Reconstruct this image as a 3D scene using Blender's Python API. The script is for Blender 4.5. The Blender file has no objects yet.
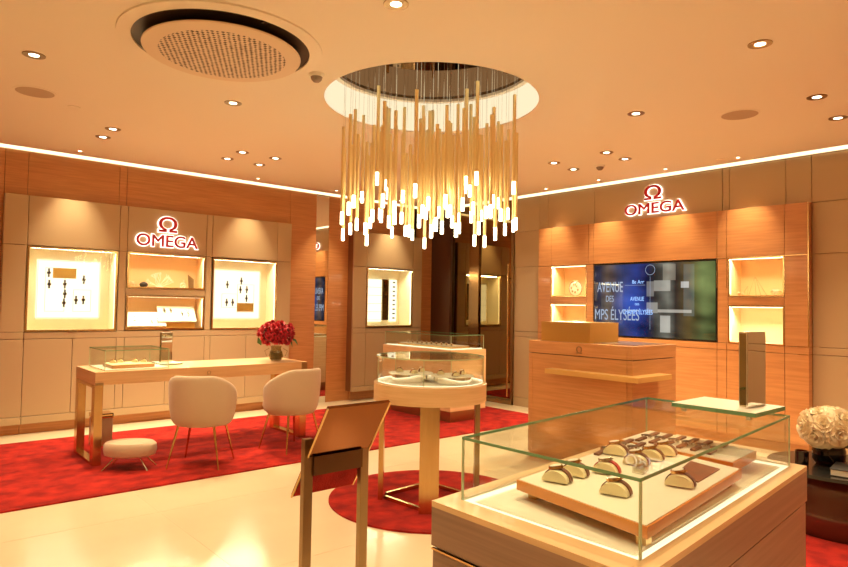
import bpy, bmesh, math, random
from math import pi, sin, cos
from mathutils import Vector, Matrix
random.seed(7)
scn = bpy.context.scene
COL = scn.collection

# ------------------------------------------------------------------ materials
def new_mat(name):
    m = bpy.data.materials.new(name); m.use_nodes = True
    nt = m.node_tree; nt.nodes.clear()
    out = nt.nodes.new('ShaderNodeOutputMaterial')
    return m, nt, out

def pbr(name, col, rough=.5, metal=0., col2=None, scale=(6, 6, 6), detail=4, bump=0., bscale=None, coat=0., spec=.5, sheen=0., ramp=(.35, .65)):
    m, nt, out = new_mat(name)
    b = nt.nodes.new('ShaderNodeBsdfPrincipled'); nt.links.new(b.outputs[0], out.inputs[0])
    b.inputs['Base Color'].default_value = (*col, 1)
    b.inputs['Roughness'].default_value = rough; b.inputs['Metallic'].default_value = metal
    b.inputs['Coat Weight'].default_value = coat; b.inputs['Specular IOR Level'].default_value = spec
    if coat: b.inputs['Coat Roughness'].default_value = .08
    if sheen: b.inputs['Sheen Weight'].default_value = sheen
    if col2 or bump:
        tc = nt.nodes.new('ShaderNodeTexCoord'); mp = nt.nodes.new('ShaderNodeMapping')
        nt.links.new(tc.outputs['Object'], mp.inputs[0]); mp.inputs['Scale'].default_value = scale
        n = nt.nodes.new('ShaderNodeTexNoise'); n.inputs['Scale'].default_value = 1; n.inputs['Detail'].default_value = detail
        nt.links.new(mp.outputs[0], n.inputs['Vector'])
        if col2:
            r = nt.nodes.new('ShaderNodeValToRGB'); nt.links.new(n.outputs[0], r.inputs[0])
            r.color_ramp.elements[0].position = ramp[0]; r.color_ramp.elements[1].position = ramp[1]
            r.color_ramp.elements[0].color = (*col, 1); r.color_ramp.elements[1].color = (*col2, 1)
            nt.links.new(r.outputs[0], b.inputs['Base Color'])
        if bump:
            n2 = n
            if bscale:
                n2 = nt.nodes.new('ShaderNodeTexNoise'); n2.inputs['Scale'].default_value = bscale; n2.inputs['Detail'].default_value = 3
                nt.links.new(tc.outputs['Object'], n2.inputs['Vector'])
            bp = nt.nodes.new('ShaderNodeBump'); bp.inputs['Strength'].default_value = bump; bp.inputs['Distance'].default_value = .01
            nt.links.new(n2.outputs[0], bp.inputs['Height']); nt.links.new(bp.outputs[0], b.inputs['Normal'])
    return m

def emit(name, col, s):
    m, nt, out = new_mat(name)
    e = nt.nodes.new('ShaderNodeEmission'); e.inputs[0].default_value = (*col, 1); e.inputs[1].default_value = s
    nt.links.new(e.outputs[0], out.inputs[0]); return m

def pane_mat(name, tint=(.97, .99, .97), refl=1.0, rough=0.):
    m, nt, out = new_mat(name)
    t = nt.nodes.new('ShaderNodeBsdfTransparent'); t.inputs[0].default_value = (*tint, 1)
    g = nt.nodes.new('ShaderNodeBsdfGlossy'); g.inputs['Roughness'].default_value = rough
    lw = nt.nodes.new('ShaderNodeLayerWeight'); lw.inputs[0].default_value = .5
    f = nt.nodes.new('ShaderNodeMath'); f.operation = 'POWER'; f.inputs[1].default_value = 5; nt.links.new(lw.outputs['Facing'], f.inputs[0])
    f2 = nt.nodes.new('ShaderNodeMath'); f2.operation = 'MULTIPLY_ADD'; f2.inputs[1].default_value = .7; f2.inputs[2].default_value = .035; nt.links.new(f.outputs[0], f2.inputs[0])
    mu = nt.nodes.new('ShaderNodeMath'); mu.operation = 'MULTIPLY'; mu.inputs[1].default_value = refl; mu.use_clamp = True
    mx = nt.nodes.new('ShaderNodeMixShader')
    nt.links.new(f2.outputs[0], mu.inputs[0]); nt.links.new(mu.outputs[0], mx.inputs[0])
    nt.links.new(t.outputs[0], mx.inputs[1]); nt.links.new(g.outputs[0], mx.inputs[2]); nt.links.new(mx.outputs[0], out.inputs[0])
    return m

def tinted(name, col, rough=.015):
    m, nt, out = new_mat(name)
    g = nt.nodes.new('ShaderNodeBsdfGlossy'); g.inputs[0].default_value = (*col, 1); g.inputs['Roughness'].default_value = rough
    nt.links.new(g.outputs[0], out.inputs[0]); return m

M = {}
M['ceil'] = pbr('ceiling paint', (.83, .75, .62), .85)
M['wood'] = pbr('orange veneer', (.53, .235, .085), .42, col2=(.63, .30, .115), scale=(3, 3, 55), detail=5, coat=.15)
M['wood_v'] = pbr('counter veneer', (.56, .255, .088), .4, col2=(.66, .315, .12), scale=(3, 3, 60), detail=5, coat=.2)
M['wood_lt'] = pbr('pale veneer', (.66, .42, .21), .38, col2=(.74, .50, .27), scale=(3, 3, 55), detail=5, coat=.15)
M['wood_desk'] = pbr('desk veneer', (.60, .34, .155), .38, col2=(.68, .41, .20), scale=(3, 3, 55), detail=5, coat=.15)
M['wood_gr'] = pbr('greyish veneer', (.26, .15, .10), .4, col2=(.33, .195, .13), scale=(2, 2, 90), detail=6, coat=.1)
M['leather'] = pbr('tan leather', (.53, .40, .24), .5, bump=.05, bscale=300, sheen=.1)
M['gap'] = pbr('shadow gap', (.22, .12, .06), .9)
M['stone'] = pbr('cream stone floor', (.74, .60, .42), .16, col2=(.80, .66, .47), scale=(1.3, 1.3, 1.3), detail=6, spec=.45)
M['border'] = pbr('pale stone border', (.72, .60, .42), .3, col2=(.78, .66, .48), scale=(3, 3, 3))
M['joint'] = pbr('floor joint', (.66, .52, .36), .6)
M['carpet'] = pbr('red carpet', (.25, .010, .009), .95, col2=(.50, .024, .015), scale=(7, 8, 3), detail=5, ramp=(.36, .66), bump=.6, bscale=160, sheen=.05, spec=.1)
M['brass'] = pbr('brushed brass', (.62, .40, .17), .24, 1., col2=(.68, .45, .2), scale=(40, 40, 3))
M['tray_side'] = pbr('orange tray veneer', (.70, .25, .035), .35, coat=.3)
M['brass_pol'] = pbr('polished brass', (.80, .50, .22), .05, 1.)
M['bronze'] = pbr('bronze metal', (.36, .25, .13), .3, 1.)
M['gold'] = pbr('gold rod', (.95, .74, .36), .42, .65)
M['ledge'] = pbr('gold ledge', (.80, .52, .18), .35, .4)
M['goldbox'] = pbr('gold lacquer', (.62, .37, .10), .3, .75)
M['steel'] = pbr('polished steel', (.8, .78, .74), .15, 1.)
M['dark'] = pbr('black gloss', (.02, .018, .016), .15)
M['black'] = pbr('black matt', (.025, .02, .018), .6)
M['mirror'] = pbr('mirror', (.88, .85, .80), .0, 1.)
M['darkmirror'] = tinted('tinted mirror', (.34, .26, .14))
M['recmirror'] = tinted('ceiling mirror', (.20, .12, .07))
M['chairfab'] = pbr('cream fabric', (.56, .42, .29), .9, bump=.25, bscale=500, sheen=.3)
M['white'] = pbr('white lacquer', (.85, .80, .70), .4)
M['cream'] = pbr('cream suede', (.86, .74, .46), .8)
M['case_in'] = pbr('case lining', (.86, .77, .55), .6)
M['niche_in'] = pbr('niche lining', (.80, .56, .30), .6)
M['paper'] = pbr('white paper', (.85, .82, .75), .6)
M['glass'] = pane_mat('clear glass', (.965, .985, .965), 1.0)
M['caseglass'] = pane_mat('case glass', (.98, .99, .98), .5)
M['lid'] = pane_mat('lid glass', (.965, .985, .965), .45)
M['edge'] = pbr('green glass edge', (.17, .34, .18), .12, spec=.8)
M['edge_lt'] = pbr('pale glass edge', (.52, .62, .38), .12, spec=.8)
M['vase'] = pane_mat('vase glass', (.78, .74, .60), 1.6)
M['smoke'] = pane_mat('smoked glass', (.30, .13, .08), 1.5)
M['speaker'] = pbr('speaker grille', (.50, .38, .27), .8)
M['red_petal'] = pbr('red petal', (.42, .008, .02), .6, col2=(.62, .02, .05), scale=(30, 30, 30), sheen=.1)
M['white_petal'] = pbr('cream petal', (.86, .74, .54), .7, sheen=.2)
M['leaf'] = pbr('green leaf', (.035, .13, .03), .5)
M['coral'] = pbr('pale coral', (.88, .76, .62), .7)
M['shell'] = pbr('brown shell', (.62, .36, .2), .6, col2=(.75, .55, .35), scale=(40, 40, 40))
M['strap'] = pbr('brown strap', (.17, .055, .03), .5)
M['strapg'] = pbr('grey strap', (.10, .09, .08), .5)
M['strapr'] = pbr('red strap', (.55, .03, .04), .5)
M['tip'] = emit('lit tip', (1., .83, .50), 7)
M['cove'] = emit('cove strip', (1., .80, .46), 1.0)
M['halo'] = emit('sign halo', (1., .80, .66), 1.3)
M['signred'] = pbr('sign red', (.62, .02, .03), .35)
M['lampface'] = emit('lamp face', (1., .84, .58), 5)
M['led_soft'] = emit('soft case led', (1., .88, .58), 1.0)
M['led'] = emit('case led', (1., .87, .52), 2.2)
M['lightbox'] = emit('lit board', (1., .88, .58), .75)
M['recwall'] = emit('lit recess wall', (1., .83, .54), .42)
M['carpetred'] = M['carpet']

def perforated():
    m = pbr('perforated disc', (.74, .60, .45), .6)
    nt = m.node_tree; b = [n for n in nt.nodes if n.type == 'BSDF_PRINCIPLED'][0]
    tc = nt.nodes.new('ShaderNodeTexCoord')
    mp = nt.nodes.new('ShaderNodeMapping'); mp.inputs['Scale'].default_value = (38, 38, 0); mp.inputs['Rotation'].default_value = (0, 0, .5)
    nt.links.new(tc.outputs['Object'], mp.inputs[0])
    v = nt.nodes.new('ShaderNodeTexVoronoi'); v.inputs['Scale'].default_value = 1; v.inputs['Randomness'].default_value = .12; v.distance = 'MANHATTAN'
    nt.links.new(mp.outputs[0], v.inputs['Vector'])
    lt = nt.nodes.new('ShaderNodeMath'); lt.operation = 'LESS_THAN'; lt.inputs[1].default_value = .47
    nt.links.new(v.outputs['Distance'], lt.inputs[0])
    ln = nt.nodes.new('ShaderNodeVectorMath'); ln.operation = 'LENGTH'; nt.links.new(tc.outputs['Object'], ln.inputs[0])
    l2 = nt.nodes.new('ShaderNodeMath'); l2.operation = 'LESS_THAN'; l2.inputs[1].default_value = .355
    nt.links.new(ln.outputs['Value'], l2.inputs[0])
    mu = nt.nodes.new('ShaderNodeMath'); mu.operation = 'MULTIPLY'; nt.links.new(lt.outputs[0], mu.inputs[0]); nt.links.new(l2.outputs[0], mu.inputs[1])
    mx = nt.nodes.new('ShaderNodeMix'); mx.data_type = 'RGBA'
    mx.inputs[6].default_value = (.74, .60, .45, 1); mx.inputs[7].default_value = (.06, .03, .02, 1)
    nt.links.new(mu.outputs[0], mx.inputs[0]); nt.links.new(mx.outputs[2], b.inputs['Base Color'])
    return m
M['perf'] = perforated()

def tv_mat():
    # picture on the screen, laid out in the screen's own 0..1 coordinates (object space: Y right to left, Z up)
    m, nt, out = new_mat('screen picture')
    N = nt.nodes.new; Lk = nt.links.new
    tc = N('ShaderNodeTexCoord'); sp = N('ShaderNodeSeparateXYZ'); Lk(tc.outputs['Object'], sp.inputs[0])
    def rng(src, a, b):
        n = N('ShaderNodeMapRange'); n.inputs[1].default_value = a; n.inputs[2].default_value = b; Lk(src, n.inputs[0]); return n.outputs[0]
    u = rng(sp.outputs[1], .73, -.73); v = rng(sp.outputs[2], -.415, .415)
    cb = N('ShaderNodeCombineXYZ'); Lk(u, cb.inputs[0]); Lk(v, cb.inputs[1])
    r = N('ShaderNodeValToRGB'); Lk(u, r.inputs[0]); e = r.color_ramp.elements
    e[0].position = 0; e[0].color = (.02, .02, .03, 1); e[1].position = 1; e[1].color = (.05, .07, .02, 1)
    for p, c in ((.06, (.025, .03, .06)), (.13, (.13, .09, .07)), (.22, (.03, .04, .09)), (.38, (.015, .03, .15)), (.47, (.01, .02, .09)), (.54, (.05, .05, .045)), (.64, (.16, .16, .13)), (.70, (.03, .025, .02)), (.80, (.09, .06, .02)), (.9, (.08, .10, .035))):
        k = e.new(p); k.color = (*c, 1)
    n = N('ShaderNodeTexNoise'); n.inputs['Scale'].default_value = 4.5; n.inputs['Detail'].default_value = 1.5; Lk(cb.outputs[0], n.inputs['Vector'])
    nr = rng(n.outputs[0], .35, .7)
    mx = N('ShaderNodeMix'); mx.data_type = 'RGBA'; mx.blend_type = 'MULTIPLY'; mx.inputs[0].default_value = .75
    Lk(r.outputs[0], mx.inputs[6]); Lk(nr, mx.inputs[7])
    # blue glow in the middle left
    def disc(cu, cv, su, sv):
        s1 = N('ShaderNodeVectorMath'); s1.operation = 'SUBTRACT'; s1.inputs[1].default_value = (cu, cv, 0); Lk(cb.outputs[0], s1.inputs[0])
        s2 = N('ShaderNodeVectorMath'); s2.operation = 'MULTIPLY'; s2.inputs[1].default_value = (1/su, 1/sv, 0); Lk(s1.outputs[0], s2.inputs[0])
        s3 = N('ShaderNodeVectorMath'); s3.operation = 'LENGTH'; Lk(s2.outputs[0], s3.inputs[0])
        k = N('ShaderNodeMapRange'); k.inputs[1].default_value = 1; k.inputs[2].default_value = .2; Lk(s3.outputs['Value'], k.inputs[0]); return k.outputs[0]
    def add(prev, fac, c):
        a = N('ShaderNodeMix'); a.data_type = 'RGBA'; a.blend_type = 'ADD'; Lk(fac, a.inputs[0]); Lk(prev, a.inputs[6]); a.inputs[7].default_value = (*c, 1); return a.outputs[2]
    col = add(mx.outputs[2], disc(.33, .42, .17, .33), (.008, .03, .17))
    col = add(col, disc(.92, .72, .12, .45), (.07, .09, .03))
    def rect(u0, u1, v0, v1):
        o = None
        for src, op, val in ((u, 'GREATER_THAN', u0), (u, 'LESS_THAN', u1), (v, 'GREATER_THAN', v0), (v, 'LESS_THAN', v1)):
            c = N('ShaderNodeMath'); c.operation = op; Lk(src, c.inputs[0]); c.inputs[1].default_value = val
            if o is None: o = c.outputs[0]
            else:
                mm = N('ShaderNodeMath'); mm.operation = 'MULTIPLY'; Lk(o, mm.inputs[0]); Lk(c.outputs[0], mm.inputs[1]); o = mm.outputs[0]
        return o
    for q, c in (((.47, .53, .55, .75), (.16, .15, .13)), ((.47, .56, .33, .47), (.22, .21, .18)), ((.53, .66, .62, .76), (.24, .23, .20)), ((.56, .82, .34, .38), (.32, .30, .26)), ((.58, .66, .08, .30), (.30, .29, .26)), ((.74, .80, .66, .74), (.35, .36, .36)), ((.60, .70, .76, .97), (.14, .12, .09)), ((.76, .84, .3, .96), (.04, .06, .07))):
        col = add(col, rect(*q), tuple(k*.55 for k in c))
    em = N('ShaderNodeEmission'); em.inputs[1].default_value = .75; Lk(col, em.inputs[0])
    gl = N('ShaderNodeBsdfGlossy'); gl.inputs['Roughness'].default_value = .03; gl.inputs[0].default_value = (.03, .03, .03, 1)
    ad = N('ShaderNodeAddShader'); Lk(em.outputs[0], ad.inputs[0]); Lk(gl.outputs[0], ad.inputs[1]); Lk(ad.outputs[0], out.inputs[0])
    return m
M['tv'] = tv_mat()
M['tvtext'] = emit('screen lettering', (.35, .42, .55), .45)
M['tvtext2'] = emit('screen small lettering', (.30, .50, .9), .6)

# ------------------------------------------------------------------ mesh helpers
class B:
    def __init__(s): s.bm = bmesh.new()
    def _x(s, vs, mat):
        if mat is not None: bmesh.ops.transform(s.bm, matrix=mat, verts=vs)
        return s
    def box(s, x0, x1, y0, y1, z0, z1, bev=0., mat=None):
        n = bmesh.ops.create_cube(s.bm, size=1)
        vs = n['verts']
        for v in vs:
            v.co = Vector(((x0+x1)/2 + v.co.x*(x1-x0), (y0+y1)/2 + v.co.y*(y1-y0), (z0+z1)/2 + v.co.z*(z1-z0)))
        if bev:
            es = list({e for v in vs for e in v.link_edges})
            r = bmesh.ops.bevel(s.bm, geom=es, offset=bev, segments=2, affect='EDGES', profile=.6)
            vs = list({v for f in r['faces'] for v in f.verts} | {v for v in vs if v.is_valid})
        return s._x(vs, mat)
    def prism(s, pts, z0, z1, mat=None):
        # pts: convex or simple polygon [(x,y)], counter-clockwise
        a = [s.bm.verts.new((x, y, z0)) for x, y in pts]; b = [s.bm.verts.new((x, y, z1)) for x, y in pts]
        s.bm.faces.new(a[::-1]); s.bm.faces.new(b); n = len(pts)
        for i in range(n): s.bm.faces.new((a[i], a[(i+1) % n], b[(i+1) % n], b[i]))
        return s._x(a+b, mat)
    def cyl(s, x, y, z0, z1, r0, r1=None, seg=24, mat=None):
        r1 = r0 if r1 is None else r1
        n = bmesh.ops.create_cone(s.bm, cap_ends=True, segments=seg, radius1=r0, radius2=r1, depth=z1-z0)
        bmesh.ops.translate(s.bm, verts=n['verts'], vec=(x, y, (z0+z1)/2)); return s._x(n['verts'], mat)
    def lathe(s, prof, seg=32, c=(0, 0, 0), mat=None, sx=1, sy=1):
        rings = []
        for r, z in prof:
            if r < 1e-6: rings.append([s.bm.verts.new((c[0], c[1], c[2]+z))])
            else: rings.append([s.bm.verts.new((c[0]+r*sx*cos(2*pi*i/seg), c[1]+r*sy*sin(2*pi*i/seg), c[2]+z)) for i in range(seg)])
        for a, b in zip(rings, rings[1:]):
            for i in range(seg):
                j = (i+1) % seg
                if len(a) == 1 and len(b) == 1: continue
                if len(a) == 1: s.bm.faces.new((a[0], b[j], b[i]))
                elif len(b) == 1: s.bm.faces.new((a[i], a[j], b[0]))
                else: s.bm.faces.new((a[i], a[j], b[j], b[i]))
        return s._x([v for r in rings for v in r], mat)
    def tube(s, pts, r, seg=8, r2=None, closed=False):
        pts = [Vector(p) for p in pts]; n = len(pts); rings = []
        for i, p in enumerate(pts):
            if closed: d = pts[(i+1) % n]-pts[i-1]
            else: d = pts[min(i+1, n-1)]-pts[max(i-1, 0)]
            d.normalize(); q = d.to_track_quat('Z', 'Y')
            rr = r if r2 is None else r+(r2-r)*i/(n-1)
            rings.append([s.bm.verts.new(p+q @ Vector((rr*cos(2*pi*k/seg), rr*sin(2*pi*k/seg), 0))) for k in range(seg)])
        m = n if closed else n-1
        for i in range(m):
            a, b = rings[i], rings[(i+1) % n]
            for k in range(seg): s.bm.faces.new((a[k], a[(k+1) % seg], b[(k+1) % seg], b[k]))
        if not closed: s.bm.faces.new(rings[0][::-1]); s.bm.faces.new(rings[-1])
        return s
    def ball(s, c, r, sub=2, sc=(1, 1, 1), noise=0.):
        n = bmesh.ops.create_icosphere(s.bm, subdivisions=sub, radius=r)
        for v in n['verts']:
            k = 1+random.uniform(-noise, noise)
            v.co = Vector((c[0]+v.co.x*sc[0]*k, c[1]+v.co.y*sc[1]*k, c[2]+v.co.z*sc[2]*k))
        return s
    def grid(s, rows):
        vv = [[s.bm.verts.new(p) for p in r] for r in rows]
        for a, b in zip(vv, vv[1:]):
            for i in range(len(a)-1): s.bm.faces.new((a[i], a[i+1], b[i+1], b[i]))
        return s
    def obj(s, name, mat, parent=None, smooth=False, loc=None, subsurf=0, solid=0):
        bmesh.ops.recalc_face_normals(s.bm, faces=s.bm.faces)
        me = bpy.data.meshes.new(name); s.bm.to_mesh(me); s.bm.free()
        if smooth:
            for p in me.polygons: p.use_smooth = True
            try: me.set_sharp_from_angle(angle=math.radians(40))
            except Exception: pass
        me.materials.append(M[mat] if isinstance(mat, str) else mat)
        o = bpy.data.objects.new(name, me); COL.objects.link(o)
        if loc is not None:
            o.location = loc
        if parent:
            o.parent = parent
            if parent.name in WORLD and loc is None: o.location = -WORLD[parent.name]
        if solid:
            d = o.modifiers.new('solid', 'SOLIDIFY'); d.thickness = solid; d.offset = 0
        if subsurf:
            d = o.modifiers.new('sub', 'SUBSURF'); d.levels = d.render_levels = subsurf
        return o

def tag(o, label=None, cat=None, group=None, kind=None):
    if label: o['label'] = label
    if cat: o['category'] = cat
    if group: o['group'] = group
    if kind: o['kind'] = kind
    return o
def thing(name, label, cat, loc=(0, 0, 0), rz=0., group=None):
    o = bpy.data.objects.new(name, None); COL.objects.link(o); o.empty_display_size = .1
    o.location = loc; o.rotation_euler = (0, 0, rz)
    return tag(o, label, cat, group)
WORLD = {}
def wthing(name, label, cat, loc, group=None):
    # a thing whose parts are written in room coordinates
    o = thing(name, label, cat, loc, 0, group); WORLD[o.name] = Vector(loc); return o
def struct(o): o['kind'] = 'structure'; return o
def copy_tree(o, parent=None):
    c = o.copy(); COL.objects.link(c); c.parent = parent
    for ch in list(o.children): copy_tree(ch, c)
    return c

def text_mesh(name, txt, width, height, mat, parent, matrix, extrude=.004, offset=0., ref=None):
    cu = bpy.data.curves.new(name, 'FONT'); cu.body = txt; cu.size = 1; cu.offset = offset
    cu.extrude = .01; cu.bevel_depth = offset; cu.bevel_resolution = 0; cu.offset = 0
    t = bpy.data.objects.new(name, cu); COL.objects.link(t)
    bpy.context.view_layer.update()
    me = bpy.data.meshes.new_from_object(t.evaluated_get(bpy.context.evaluated_depsgraph_get()))
    bpy.data.objects.remove(t)
    xs = [v.co.x for v in me.vertices]; ys = [v.co.y for v in me.vertices]
    if ref is None: ref = (min(xs), max(xs), min(ys), max(ys))
    x0, x1, y0, y1 = ref; zm = max(abs(v.co.z) for v in me.vertices)
    for v in me.vertices:
        v.co.x = (v.co.x-x0)/(x1-x0)*width; v.co.y = (v.co.y-y0)/(y1-y0)*height
        v.co.z = v.co.z/zm*extrude
    me.transform(matrix)
    me.materials.clear(); me.materials.append(M[mat])
    o = bpy.data.objects.new(name, me); COL.objects.link(o); o.parent = parent
    if parent.name in WORLD: o.location = -WORLD[parent.name]
    return o, ref
# text frames: local x -> along the wall, y -> up, z -> out of the wall
def on_left(x, y, z): return Matrix(((1, 0, 0, x), (0, 0, -1, y), (0, 1, 0, z), (0, 0, 0, 1)))
def on_right(x, y, z): return Matrix(((0, 0, -1, x), (-1, 0, 0, y), (0, 1, 0, z), (0, 0, 0, 1)))
# ------------------------------------------------------------------ camera
F_PX, YAW, PITCH, ROLL = 631.57, .854589, .035402, -.016535
cd = bpy.data.cameras.new('camera'); cam = bpy.data.objects.new('camera', cd); COL.objects.link(cam)
fw = Vector((cos(YAW)*cos(PITCH), sin(YAW)*cos(PITCH), sin(PITCH)))
rt = Vector((sin(YAW), -cos(YAW), 0)); dn = -rt.cross(fw)
r2 = rt*cos(ROLL)+dn*sin(ROLL); d2 = -rt*sin(ROLL)+dn*cos(ROLL)
cam.matrix_world = Matrix(((r2.x, -d2.x, -fw.x, 0), (r2.y, -d2.y, -fw.y, 0), (r2.z, -d2.z, -fw.z, 1.32), (0, 0, 0, 1)))
cd.sensor_fit = 'HORIZONTAL'; cd.sensor_width = 36; cd.lens = F_PX/848*36; cd.clip_start = .05
scn.camera = cam

CH = 2.80        # ceiling height
RC = (3.014, 3.414); RR = .772; RH = .265   # ceiling recess

# ------------------------------------------------------------------ floor, carpets
XN, YN, XF, YF = -1.6, -2.2, 6.9, 7.65      # outer shell
struct(B().box(XN, XF, YN, YF, -.1, 0).obj('floor', 'stone'))
b = B()
b.box(XN, 6.55, 6.81, 7.33, 0, .004); b.box(6.14, 6.55, YN, 6.81, 0, .004)
o = b.obj('trim_1', 'border'); struct(o)
b = B()
for k in range(7):
    x = -1.0+k*1.2
    b.box(x, x+.003, YN, 4.66, -.001, .0008)
for k in range(6):
    y = -1.9+k*1.2
    b.box(XN, 6.14, y, y+.003, -.001, .0008)
struct(b.obj('trim_2', 'joint'))
o = B().box(XN+.2, 6.14, 4.66, 6.81, 0, .012, bev=.003).obj('carpet', 'carpet')
tag(o, 'long red mottled carpet strip under the desk and chairs along the left wall', 'carpet')
o = B().cyl(2.938, 3.269, 0, .012, .695, seg=96).obj('round_rug', 'carpet')
tag(o, 'round red rug beneath the round glass showcase', 'rug')
o = B().box(3.3, 6.14, -1.8, 2.05, 0, .012, bev=.003).obj('carpet', 'carpet')
tag(o, 'red carpet at the right under the dark side table with white roses', 'carpet')

# ------------------------------------------------------------------ ceiling with round recess
bm = bmesh.new()
X0, X1, Y0, Y1 = XN, 6.42, YN, 7.16
N = 96; inner = []; outer = []
def edge_pt(a):
    dx, dy = cos(a), sin(a); t = 1e9
    if dx > 1e-9: t = min(t, (X1-RC[0])/dx)
    if dx < -1e-9: t = min(t, (X0-RC[0])/dx)
    if dy > 1e-9: t = min(t, (Y1-RC[1])/dy)
    if dy < -1e-9: t = min(t, (Y0-RC[1])/dy)
    return (RC[0]+t*dx, RC[1]+t*dy)
angs = sorted([2*pi*i/N for i in range(N)]+[math.atan2(y-RC[1], x-RC[0]) % (2*pi) for x in (X0, X1) for y in (Y0, Y1)])
for a in angs:
    ix, iy = RC[0]+RR*cos(a), RC[1]+RR*sin(a); ox, oy = edge_pt(a)
    inner.append((bm.verts.new((ix, iy, CH)), bm.verts.new((ix, iy, CH+.05))))
    outer.append((bm.verts.new((ox, oy, CH)), bm.verts.new((ox, oy, CH+.05))))
for i in range(len(angs)):
    j = (i+1) % len(angs)
    bm.faces.new((inner[i][0], inner[j][0], outer[j][0], outer[i][0]))
    bm.faces.new((inner[i][1], outer[i][1], outer[j][1], inner[j][1]))
    bm.faces.new((inner[i][0], inner[i][1], inner[j][1], inner[j][0]))
    bm.faces.new((outer[i][0], outer[j][0], outer[j][1], outer[i][1]))
b = B(); b.bm.free(); b.bm = bm
ceil = struct(b.obj('ceiling', 'ceil'))
struct(B().box(XN, XF, YN, YF, 3.12, 3.2).obj('ceiling_slab', 'ceil')) if False else None
o = struct(B().box(XN, XF, YN, YF, 3.1, 3.2).obj('ceiling', 'ceil'))
# recess: wall glowing by itself in place of cove LEDs, slim lip, mirrored disc
def ring_wall(r_in, r_out, z0, z1, seg=96):
    b = B(); b.lathe([(r_in, z0), (r_out, z0), (r_out, z1), (r_in, z1), (r_in, z0)], seg, (RC[0], RC[1], 0)); return b
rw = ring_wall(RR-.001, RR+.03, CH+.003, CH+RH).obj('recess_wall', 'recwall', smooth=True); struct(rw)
struct(ring_wall(RR-.045, RR+.03, CH+RH-.022, CH+RH).obj('recess_lip', 'ceil'))
struct(B().cyl(RC[0], RC[1], CH+RH, CH+RH+.02, RR+.03, seg=96).obj('recess_mirror', 'recmirror'))

# ------------------------------------------------------------------ walls
YL, YP, YB = 7.30, 7.20, 7.15      # wood face, tan panel face, bay face
struct(B().box(XN, XF, 7.56, YF+.02, 0, 3.1).obj('wall_left', 'wood'))
b = B()
g = .002
for x0, x1 in ((-1.6, .92), (.92, 1.115), (1.115, 1.963), (1.963, 2.04), (2.04, 4.037), (4.037, 4.43)):
    b.box(x0+g, x1-g, YL, 7.4, 2.25, 2.79)
b.box(-1.6, .915, YL, 7.4, 0, 2.25); b.box(4.0, 4.43, YL, 7.4, 0, 2.25)
b.box(4.63, 5.0, YL, 7.4, 0, 2.79); b.box(5.0, 6.19, YL, 7.4, 2.2, 2.79); b.box(6.13, 6.55, YL, 7.4, 0, 2.79)
for x0, x1 in ((.915, 1.115), (1.115, 4.0), (5.0, 6.13)): b.box(x0+g, x1-g, YL-.03, 7.4, .004, .125)
w = struct(b.obj('wall_left', 'wood'))
struct(B().box(XN, 6.55, 7.4, 7.41, 0, .0041).obj('trim_3', 'gap'))
struct(B().box(4.43, 4.63, YL+.005, 7.33, .004, 2.79).obj('wall_left', 'mirror'))
struct(B().box(XN, 6.56, YL+.002, 7.56, 2.78, 2.795).obj('trim_4', 'gap'))
# cove strips
o = B().box(XN, 6.55, 7.285, 7.30, 2.797, 2.832).obj('cove_light', 'cove'); tag(o, 'thin glowing cove strip where the left wall meets the ceiling', 'cove light')
o = B().box(6.535, 6.55, YN, 7.285, 2.797, 2.832).obj('cove_light', 'cove'); tag(o, 'thin glowing cove strip where the right wall meets the ceiling', 'cove light')
struct(B().box(XN, 6.6, 7.30, 7.56, 2.79, 3.1).obj('wall_left', 'ceil')); struct(B().box(6.55, XF, YN, 7.56, 2.79, 3.1).obj('wall_right', 'ceil'))

def panels(root, face, depth, axis, cols, rows, skip=(), name='panel', mat='leather', bev=.006, gp=.0018):
    n = 0
    for i in range(len(cols)-1):
        for j in range(len(rows)-1):
            if (i, j) in skip: continue
            c0, c1 = sorted((cols[i], cols[i+1])); r0, r1 = rows[j], rows[j+1]
            b = B()
            if axis == 'Y': b.box(c0+gp, c1-gp, face, face+depth, r0+gp, r1-gp, bev=bev)
            else: b.box(face, face+depth, c0+gp, c1-gp, r0+gp, r1-gp, bev=bev)
            b.obj(name, mat, root); n += 1

t = wthing('wall_cabinet', 'long tan leather panelled display cabinet on the left wall behind the desk', 'wall cabinet', (2.46, 7.25, 0))
cu = [.915, 1.115, 1.955, 2.035, 2.90, 2.97, 3.81, 4.01]
panels(t, YP, .09, 'Y', cu, [1.85, 2.343])
panels(t, YP, .09, 'Y', cu, [1.0, 1.85], skip=((1, 0), (3, 0), (5, 0)))
b = B(); b.box(2.038, 2.897, YP, 7.29, 1.385, 1.46, bev=.005); b.obj('shelf', 'leather', t)
panels(t, YP, .09, 'Y', [.915, 1.115, 4.01], [.93, 1.0])
panels(t, YP, .09, 'Y', [.915, 1.115, 1.54, 1.955, 2.035, 2.47, 2.905, 2.975, 3.42, 3.81, 4.01], [.18, .93])
panels(t, YP-.01, .10, 'Y', [.915, 1.115, 4.01], [.105, .18], name='plinth_rail')
b = B(); b.box(.92, 4.005, YP+.03, YL, .11, 1.0); b.box(.92, 4.005, YP+.03, YL, 1.855, 2.335)
for x0, x1 in ((.92, 1.11), (1.96, 2.03), (2.9, 2.97), (3.815, 4.005)): b.box(x0, x1, YP+.03, YL, 1.0, 1.855)
b.obj('carcass', 'gap', t)

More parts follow.
